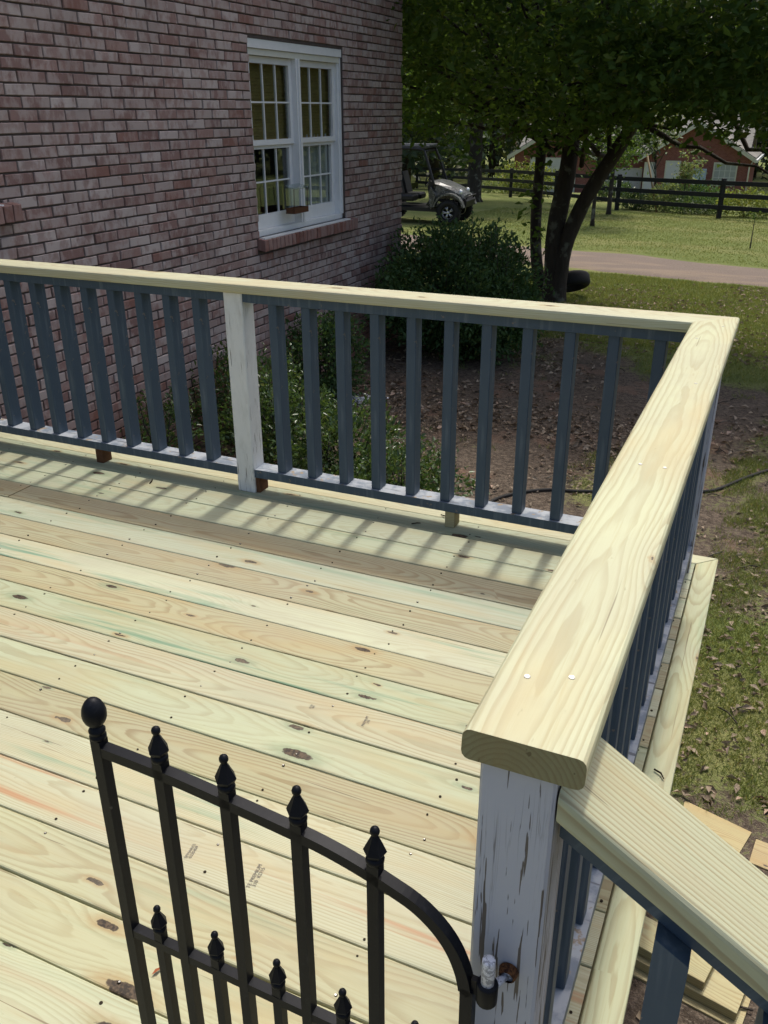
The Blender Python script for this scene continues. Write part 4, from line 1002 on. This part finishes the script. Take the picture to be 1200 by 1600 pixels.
def make_tree(name, loc, H_, rad, zc_, rtrunk, ncl, per, size, spread, mat, lab, cat='tree', group=None, lean=(0, 0), rng=None, squash=.8):
    rng = rng or np.random.default_rng(int(abs(loc[0]*311+loc[1]*17))); z = gz1(*loc); root = empty(name, (loc[0], loc[1], z), 0, lab, cat, group)
    q = MB(); q.tube([(0, 0, -.1), (lean[0]*.1, lean[1]*.1, .15), (lean[0]*.4, lean[1]*.4, H_*.35), (lean[0], lean[1], H_*.92)], [rtrunk*1.5, rtrunk, rtrunk*.8, rtrunk*.2], 10, jitter=.06); q.obj('trunk', MT['bark'], root)
    cl = []
    while len(cl) < ncl:
        u = rng.normal(size=3); u /= np.linalg.norm(u); r = rng.uniform(.2, 1)**.5
        cl.append(np.array([lean[0]*.8, lean[1]*.8, zc_])+u*r*np.array([rad, rad, rad*squash])*(1+.2*math.sin(u[0]*7+u[2]*5)))
    q = MB()
    for k in range(min(14, ncl//5)): limb(q, (lean[0]*.4, lean[1]*.4, H_*rng.uniform(.3, .6)), cl[rng.integers(ncl)], rtrunk*.35, rtrunk*.07, rng, 5)
    q.obj('branch', MT['bark'], root); crown(cl, per, size, spread, mat, 'crown', root, rng); return root
make_tree('oak_tree', (-10.82, 29.8), 11.5, 5.4, 7.2, .27, 330, 60, .24, .55, MT['canopy'], 'tall dark tree with a straight trunk beside the parked utility vehicle', squash=.85)
make_tree('young_tree', (-4.74, 21.8), 3.4, 1.15, 2.3, .055, 60, 40, .11, .22, MT['canopy'], 'thin trunked young tree on the lawn just right of the leaning trunk')
make_tree('young_tree', (-5.02, 25.6), 3.6, 1.2, 2.5, .075, 60, 40, .12, .22, MT['pine'], 'second young tree standing close to the black fence')
make_tree('young_tree', (-4.1, 29.5), 3.4, .95, 2.7, .04, 55, 36, .13, .2, MT['sprout'], 'pale green young tree in front of the neighbour brick gable', lean=(-.5, 0))
make_tree('staked_sapling', (-3.2, 28.3), 2.0, .34, 1.25, .02, 22, 26, .12, .10, MT['sprout'], 'small conical sapling with thin pale trunk in front of the brick gable', 'sapling', squash=1.7, lean=(.12, 0))
make_tree('bare_sapling', (-.55, 18.4), .78, .10, .70, .014, 5, 8, .06, .06, MT['canopy'], 'tiny bare sapling standing alone on the lawn at the right', 'sapling')
sx_, sy_ = -3.85, 27.6
q = MB(); zz = gz1(sx_, sy_); q.tube([(0, 0, 0), (-.55, .25, 1.75)], .03, 6); o = q.obj('garden_stake', simple('tan_stake', (.30, .22, .11)), None, (sx_, sy_, zz)); tag(o, 'leaning tan garden stake beside the pale young tree', 'stake')
# tree row behind the houses
make_tree('pine_tree', (1.5, 47), 13, 4.6, 6.6, .25, 230, 46, .34, .6, MT['pine'], 'dark tree behind the right end of the neighbour house', squash=1.15)
# far wood: one mass
rf = np.random.default_rng(9); V_ = []; wood = []; q = MB()
for row, (y, n) in enumerate(((44, 7), (68, 34), (80, 36), (92, 34))):
    for k in range(n):
        x = (-34+k*2.9 if row == 0 else -95+k*4.6)+rf.normal()*1.0; yy = y+rf.normal()*2.5; z = gz1(x, yy); h = rf.uniform(15, 22)*(0.9, 1.0, 1.15, 1.45)[row]; r = rf.uniform(2.6, 4.2)
        if row == 0 and x > -15.5: continue
        q.tube([(x, yy, z-.2), (x+rf.normal()*.3, yy, z+h*.9)], [.3, .08], 6)
        nc = 70; t = rf.uniform(.06, 1, nc); a = rf.uniform(0, 6.28, nc); rad = r*np.sqrt(rf.uniform(.1, 1, nc))*(1.15-.75*t)
        c = np.stack([x+rad*np.cos(a), yy+rad*np.sin(a), z+h*t], 1); P = np.repeat(c, 26, 0)+rf.normal(size=(nc*26, 3))*np.array([.7, .7, .45])
        D = rf.normal(size=(len(P), 3)); D[:, 2] = D[:, 2]*.5-.3; wood.append(leaves(P, D, rf.uniform(.4, .75, len(P)), .6, .3, rf))
V_, F_ = cat_np(wood); o = link(bpy.data.objects.new('far_wood', np_mesh('far_wood', V_, F_, MT['pine']))); tag(o, 'dark far wood behind the neighbour house and fence', 'wood', kind='stuff')
o2 = q.obj('far_wood_trunks', MT['bark']); tag(o2, 'trunks of the dark far wood behind the fence', 'wood', kind='stuff')
# planting along the fence
def clump(name, loc, rad, h, n, size, mat, lab, group=None): shrub(name, loc, rad, gz1(*loc)+h, n, mat, size, lab, 'plant', group, 6, 4)
GP = 'plants along the black fence'
clump('garden_plant', (-1.1, 26.7), (.9, .5), .75, 2600, .09, MT['bright'], 'yellow green bush behind the fence at the right edge', GP)
clump('garden_plant', (-2.6, 27.4), (.8, .5), .45, 1800, .09, MT['shrub'], 'low green plants at the fence left of the right fence post', GP)
clump('garden_plant', (-3.7, 27.9), (.55, .45), .85, 1800, .09, MT['sprout'], 'tall pale green plant by the leaning garden stake', GP)
clump('garden_plant', (-4.6, 28.6), (.6, .45), .5, 1600, .09, MT['shrub'], 'low green plant behind the fence beside the blue bag', GP)
clump('garden_plant', (-3.1, 30.5), (1.1, .6), .75, 2600, .12, MT['hedge'], 'dark rounded bush in front of the pale blue panel', GP)
clump('garden_plant', (-10.6, 36.5), (1.4, .9), 1.25, 3200, .13, MT['bright'], 'sunlit yellow green bush beyond the fence near the garage', GP)
clump('garden_plant', (-12.2, 39), (1.5, .9), .6, 2400, .13, MT['sprout'], 'pale low ground plants beyond the fence left of the garage', GP)
clump('garden_plant', (-6.4, 33.5), (.8, .6), .7, 1600, .11, MT['shrub'], 'round green plant beyond the fence under the young trees', GP)

# ------------------------------------------------------------------ fence
fp = [(5.6, 22.6), (1.9, 24.1), (-1.82, 25.93), (-5.17, 27.79), (-8.0, 30.9), (-10.7, 34.2), (-13.4, 37.4), (-16.1, 40.6), (-18.8, 43.8)]
fe = empty('board_fence', (fp[2][0], fp[2][1], gz1(*fp[2])), 0, 'long black three board paddock fence across the lawn', 'fence'); FO = Vector(fe.location)
for (x, y) in fp:
    q = MB(); z = gz1(x, y); q.cbox((-.06, -.06, -.2), (.06, .06, 1.12), .01); q.obj('fence_post', MT['black'], fe, Vector((x, y, z))-FO, (0, 0, .5))
for a, b in zip(fp[:-1], fp[1:]):
    za, zb_ = gz1(*a), gz1(*b); dv = Vector((b[0]-a[0], b[1]-a[1], 0)); nrm = Vector((dv.y, -dv.x, 0)).normalized()
    if nrm.y > 0: nrm = -nrm
    for hh in (.32, .66, 1.00):
        A = Vector((a[0], a[1], za+hh))+nrm*.085; B = Vector((b[0], b[1], zb_+hh))+nrm*.085; t = nrm*.016; u = Vector((0, 0, .062))
        A2, B2 = A+dv.normalized()*.003, B-dv.normalized()*.003
        q = MB(); q.add([A2-t-u, B2-t-u, B2+t-u, A2+t-u, A2-t+u, B2-t+u, B2+t+u, A2+t+u], [(0,1,2,3),(4,5,6,7),(0,1,5,4),(1,2,6,5),(2,3,7,6),(3,0,4,7)]); q.obj('fence_board', MT['black'], fe, -FO)

# ------------------------------------------------------------------ neighbour house
NY = 54.0; NG = gz1(-6, 54)
nh = empty('neighbour_house', (-6, NY, NG), 0, 'red brick neighbour house with grey gable roof beyond the fence', 'house'); NO = Vector(nh.location)
def npt(q, name, mat, par=None): return q.obj(name, mat, par or nh, -NO if par is None else (0, 0, 0))
EV = -.80
gx0, gx1, gxa, gza = -8.3, -2.55, -5.45, .95
q = MB(); q.prism([(gx0, NG-.3), (gx1, NG-.3), (gx1, EV), (gxa, gza-.12), (gx0, EV)], NY, NY+8, 'y'); q.box((-16.2, NY+2.0, NG-.3), (gx0-.002, NY+8, EV)); 
q.prism([(-16.1, NG-.3), (-11.3, NG-.3), (-11.3, EV), (-13.7, .45), (-16.1, EV)], NY-.8, NY+1.996, 'y'); npt(q, 'wall', MT['farbrick'])
q = MB()
def gable_roof(q, xa, xb, xm, ze, zm, y0, y1, ov=.35, t=.12):
    for xe in (xa, xb):
        s = -1 if xe < xm else 1; sl = (zm-ze)/(xm-xe); xo = xe+s*ov; zo = ze-ov*abs(sl)
        q.prism([(xo, zo), (xm, zm), (xm, zm+t), (xo, zo+t)], y0-.3, y1+.3, 'y')
gable_roof(q, gx0, gx1, gxa, EV, gza, NY, NY+6.5); gable_roof(q, -16.1, -11.3, -13.7, EV, .60, NY-.8, NY+5.5)
q.prism([(NY+1.5, EV-.15), (NY+5, 1.15), (NY+5, 1.3), (NY+1.5, EV)], -16.6, gx1-.1, 'x'); q.prism([(NY+8.5, EV-.15), (NY+5, 1.15), (NY+5, 1.3), (NY+8.5, EV)], -16.6, gx1-.1, 'x'); npt(q, 'roof', MT['shingle'])
def rake(xa, xb, xm, ze, zm, y):
    for xe in (xa, xb):
        s = -1 if xe < xm else 1; sl = (zm-ze)/(xm-xe); xo = xe+s*.38; zo = ze-.38*abs(sl)
        q = MB(); q.prism([(xo, zo-.16), (xm, zm-.16), (xm, zm+.06), (xo, zo+.06)], y-.36, y-.305, 'y'); npt(q, 'rake_board', MT['offw'])
rake(gx0, gx1, gxa, EV, gza, NY); rake(-16.1, -11.3, -13.7, EV, .60, NY-.8)
def nwin(x0, x1, z0, z1, y, glassy=True, name='window'):
    q = MB(); q.box((x0-.08, y-.05, z1), (x1+.08, y-.005, z1+.08)); q.box((x0-.08, y-.05, z0-.08), (x1+.08, y-.005, z0)); q.box((x0-.08, y-.05, z0+.001), (x0, y-.005, z1-.001)); q.box((x1, y-.05, z0+.001), (x1+.08, y-.005, z1-.001))
    f = npt(q, name, MT['offw']); q = MB()
    if glassy:
        q.box((x0+.001, y-.028, z0+.001), (x1-.001, y-.010, z1-.001)); q.obj('pane', simple('pale_blind', (.42, .46, .47), .3, .5), f); q = MB()
        for k in (1, 2, 3): xx = x0+(x1-x0)*k/4; q.box((xx-.015, y-.045, z0+.002), (xx+.015, y-.030, z1-.002))
        for k in (1, 2): zz = z0+(z1-z0)*k/3; q.box((x0+.002, y-.044, zz-.012), (x1-.002, y-.0295, zz+.012))
        q.obj('muntin', MT['trimw'], f)
    else: q.box((x0+.001, y-.04, z0+.001), (x1-.001, y-.010, z1-.001)); q.obj('panel', MT['door'], f)
    return f
nwin(-4.35, -3.2, -2.35, -1.25, NY); nwin(-7.05, -6.35, -2.95, -1.2, NY, False, 'door'); nwin(-8.25, -7.75, -3.0, -1.3, NY, False, 'door')
nwin(-15.0, -12.3, NG+.05, -1.1, NY-.8, False, 'garage_door'); nwin(-11.1, -8.8, NG+.05, -1.75, NY+2.0, False, 'garage_door')
q = MB(); q.box((gx1+.32, NY-.4, EV-.35), (gx1+.45, NY+8, EV-.2)); q.tube([(gx1+.2, NY-.05, EV-.3), (gx1+.06, NY-.06, EV-.6), (gx1+.06, NY-.06, NG)], .045, 6); npt(q, 'gutter', MT['trimw'])
q = MB(); z = gz1(-5.0, 52.9); q.cbox((-.36, -.03, 0), (.36, .03, 1.5), .01); o = q.obj('leaning_board', MT['bluep'], None, (-5.05, 52.9, z)); o.rotation_euler = (-.06, 0, 0); tag(o, 'pale blue board leaning in front of the neighbour house', 'board')
q = MB(); q.lathe([(.05, 0), (.20, .05), (.26, .2), (.20, .36), (.07, .44)], 12); o = q.obj('blue_bag', MT['bluebag'], None, (-7.3, 40.6, gz1(-7.3, 40.6))); tag(o, 'round blue bag on the grass beyond the fence', 'bag')
q = MB(); q.tube([(0, 0, -.05), (0, 0, .75)], .06, 8); q.lathe([(.07, .75), (.075, .80), (.01, .86)], 8); o = q.obj('marker_post', MT['trimw'], None, (-5.85, 31.5, gz1(-5.85, 31.5))); tag(o, 'short white post standing beyond the black fence', 'post')
q = MB(); q.box((-17, NY-4.5, NG-.1), (-8, NY-.9, NG+.03)); tag(q.obj('garage_apron', MT['concrete']), kind='structure')

# ------------------------------------------------------------------ tyre by the tree
def tyre_mesh(R_, w, r_in, lugs=True, n=28):
    q = MB(); prof = [(r_in, -w*.32), (r_in+.02, -w*.46), (R_-.10*R_/.33*.6, -w*.5), (R_-.02, -w*.42), (R_, -w*.25), (R_, w*.25), (R_-.02, w*.42), (R_-.10*R_/.33*.6, w*.5), (r_in+.02, w*.46), (r_in, w*.32)]
    vs = []; m_ = len(prof)
    for k in range(n):
        a = 2*math.pi*k/n
        for r_, h_ in prof: vs.append((r_*math.cos(a), h_, r_*math.sin(a)))
    fs = []
    for k in range(n):
        for j in range(m_-1): fs.append((k*m_+j, ((k+1) % n)*m_+j, ((k+1) % n)*m_+j+1, k*m_+j+1))
        fs.append((k*m_+m_-1, ((k+1) % n)*m_+m_-1, ((k+1) % n)*m_, k*m_))
    q.add(vs, fs, 0, True)
    if lugs:
        for k in range(n):
            a = 2*math.pi*(k+.5)/n; ca_, sa_ = math.cos(a), math.sin(a); tx, tz = -sa_, ca_
            for s in (-1, 1):
                y0_, y1_ = sorted((s*w*.06, s*w*.47)); hw = .017*R_/.33; r0, r1 = R_-.02, R_+.012
                v8 = [(r*ca_+tx*d, y, r*sa_+tz*d) for r in (r0, r1) for d in (-hw, hw) for y in (y0_, y1_)]
                q.add(v8, [(0,1,3,2),(4,6,7,5),(0,4,5,1),(2,3,7,6),(0,2,6,4),(1,5,7,3)])
    return q
o = tyre_mesh(.30, .22, .19, False, 36).obj('old_tyre', MT['rubber'], None, (-2.86, 10.98, gz1(-2.8, 11)+.235)); o.rotation_euler = (R(64), 0, R(38)); tag(o, 'old black tyre leaning against the foot of the tree trunk', 'tyre')

# ------------------------------------------------------------------ utility vehicle
ux, uy = -8.37, 20.18; uz = gz1(ux, uy); FA = .92
uv = empty('utility_vehicle', (ux-FA, uy+.62, uz), R(4), 'camouflage side by side utility vehicle parked half hidden behind the house corner', 'utility vehicle')
# local: +x forward, front axle x = FA, right side y = -.62
wr = .335
tm = tyre_mesh(wr-.012, .24, .17, True, 26).mesh('tyre', MT['rubber'])
def rim_mesh():
    q = MB(); q.lathe([(.168, -.10), (.172, -.085), (.160, -.07), (.158, .06), (.17, .085), (.168, .1), (.15, .09), (.145, -.05), (.145, -.08), (.155, -.09)], 20, axis='y', caps=False)
    for k in range(5):
        for d in (-.16, .16):
            a = 2*math.pi*k/5+d; a2 = 2*math.pi*k/5+d*.35
            q.tube([(.035*math.cos(a2), -.075, .035*math.sin(a2)), (.155*math.cos(a), -.085, .155*math.sin(a))], .013, 6)
    q.lathe([(.045, -.05), (.045, -.085), (.02, -.095)], 12, axis='y'); return q.mesh('rim', MT['alloy'])
rm = rim_mesh(); hub = MB().lathe([(.15, -.02), (.15, .0), (.05, .06)], 14, axis='y').mesh('hub', MT['plastic'])
for x in (FA, FA-1.95):
    for s in (-1, 1):
        w = inst('wheel', hub, uv, (x, s*.62, wr), (0, random.uniform(0, 1), 0 if s < 0 else math.pi)); inst('tyre', tm, w); inst('rim', rm, w)
def sec(q, stations, mi=0, smooth=True):   # loft of yz sections: x, halfwidth, z0, z1, crown
    vs = []; n = 8
    for x, hw, z0, z1, cr in stations: vs += [(x, -hw, z0), (x, -hw, z1-cr), (x, -hw*.82, z1-cr*.2), (x, -hw*.4, z1), (x, hw*.4, z1), (x, hw*.82, z1-cr*.2), (x, hw, z1-cr), (x, hw, z0)]
    fs = []
    for i in range(len(stations)-1):
        for k in range(n): fs.append((i*n+k, i*n+(k+1) % n, i*n+n+(k+1) % n, i*n+n+k))
    fs += [tuple(range(n)), tuple(range((len(stations)-1)*n, len(stations)*n))]; q.add(vs, fs, mi, False)
q = MB(); sec(q, [(-1.35, .60, .38, .48, .02), (.55, .62, .34, .46, .02), (.95, .40, .36, .55, .02), (1.24, .34, .42, .60, .03)]); q.obj('chassis', MT['plastic'], uv)
q = MB(); sec(q, [(.42, .57, .66, 1.12, .06), (.62, .58, .68, 1.10, .07), (.95, .52, .68, .99, .09), (1.18, .45, .62, .88, .10), (1.27, .38, .58, .76, .08)]); q.obj('hood', MT['camo'], uv)
for s in (-1, 1):
    q = MB(); pts = []
    for k in range(9):
        a = R(10+k*20); pts.append((FA+.44*math.cos(a), wr+.06+.44*math.sin(a)))
    for k in range(8, -1, -1):
        a = R(10+k*20); pts.append((FA+.395*math.cos(a), wr+.06+.395*math.sin(a)))
    for k in range(8):
        quad = [pts[k], pts[k+1], pts[16-k], pts[17-k]]; q.prism(quad, *(sorted((s*.53, s*.72))), 'y')
    q.prism([(FA-.50, .42), (FA-.44, wr+.15), (FA-.36, wr+.44), (FA-.50, .98), (FA-.56, .80)], *sorted((s*.56, s*.70)), 'y'); q.obj('fender', MT['camo'], uv)
    q = MB(); q.lathe([(.075, -.02), (.08, .01), (.05, .045), (.01, .055)], 12, (1.17, s*.37, .84), 'x'); q.obj('headlight', MT['lens'], uv)
    q = MB(); q.prism([(.40, .46), (.52, .60), (.45, .98), (.38, .98), (.40, .70), (.28, .52)], *sorted((s*.54, s*.64)), 'y'); q.obj('door_sill_panel', MT['plastic'], uv)
    q = MB(); q.cbox((-.62, s*.34-.25, .60), (-.10, s*.34+.25, .76), .04); q.obj('seat_cushion', MT['plastic'], uv)
    q = MB(); q.prism([(-.62, .74), (-.50, .74), (-.66, 1.32), (-.76, 1.30)], s*.34-.24, s*.34+.24, 'y'); q.obj('seat_back', MT['plastic'], uv)
    q = MB(); q.tube(catmull([(.50, s*.62, 1.00), (.38, s*.60, 1.35), (.20, s*.55, 1.80), (.10, s*.54, 1.90), (-.40, s*.54, 1.93), (-.80, s*.54, 1.90), (-.90, s*.57, 1.70), (-.92, s*.60, .80)], 3), .038, 8); q.obj('roll_bar', MT['plastic'], uv)
    q = MB(); q.box((.28, min(s*.60, s*.635), 1.28), (.335, max(s*.60, s*.635), 1.34)); q.obj('clamp', MT['alloy'], uv)
q = MB(); q.prism([(1.18, .40), (1.34, .46), (1.37, .62), (1.30, .70), (1.22, .58)], -.46, .46, 'y'); q.tube([(1.28, -.40, .62), (1.39, -.38, .74), (1.39, .38, .74), (1.28, .40, .62)], .022, 8); q.obj('bumper', MT['plastic'], uv)
q = MB(); q.tube([(.14, -.54, 1.86), (.14, .54, 1.86)], .028, 8); q.tube([(-.86, -.55, 1.86), (-.86, .55, 1.86)], .028, 8); q.tube([(-.88, -.58, 1.3), (-.88, .58, 1.3)], .025, 8); q.obj('cross_bar', MT['plastic'], uv)
q = MB()
for k in range(5): q.cbox((-.92, -.56+k*.225, 1.945+(.03 if 0 < k < 4 else .012)), (.28, -.56+k*.225+.21, 2.00+(.03 if 0 < k < 4 else .012)), .01)
q.box((-.90, -.56, 1.938), (.22, .56, 1.954)); q.obj('roof', MT['grey'], uv)
q = MB(); N = 18; q.tube([(.02+.05*math.sin(2*math.pi*k/N)*1.0, .34+.17*math.cos(2*math.pi*k/N), 1.10+.16*math.sin(2*math.pi*k/N)) for k in range(N+1)], .014, 6, caps=False); q.tube([(.03, .34, 1.10), (.36, .34, .94)], .02, 6); q.obj('steering_wheel', MT['plastic'], uv)
q = MB(); q.prism([(.34, .70), (.46, .70), (.46, 1.10), (.36, 1.12), (.30, .98)], -.58, .58, 'y'); q.obj('dashboard', MT['plastic'], uv)
q = MB(); q.cbox((-1.50, -.64, .82), (-.95, .64, 1.12), .04); q.obj('cargo_bed', MT['camo'], uv)
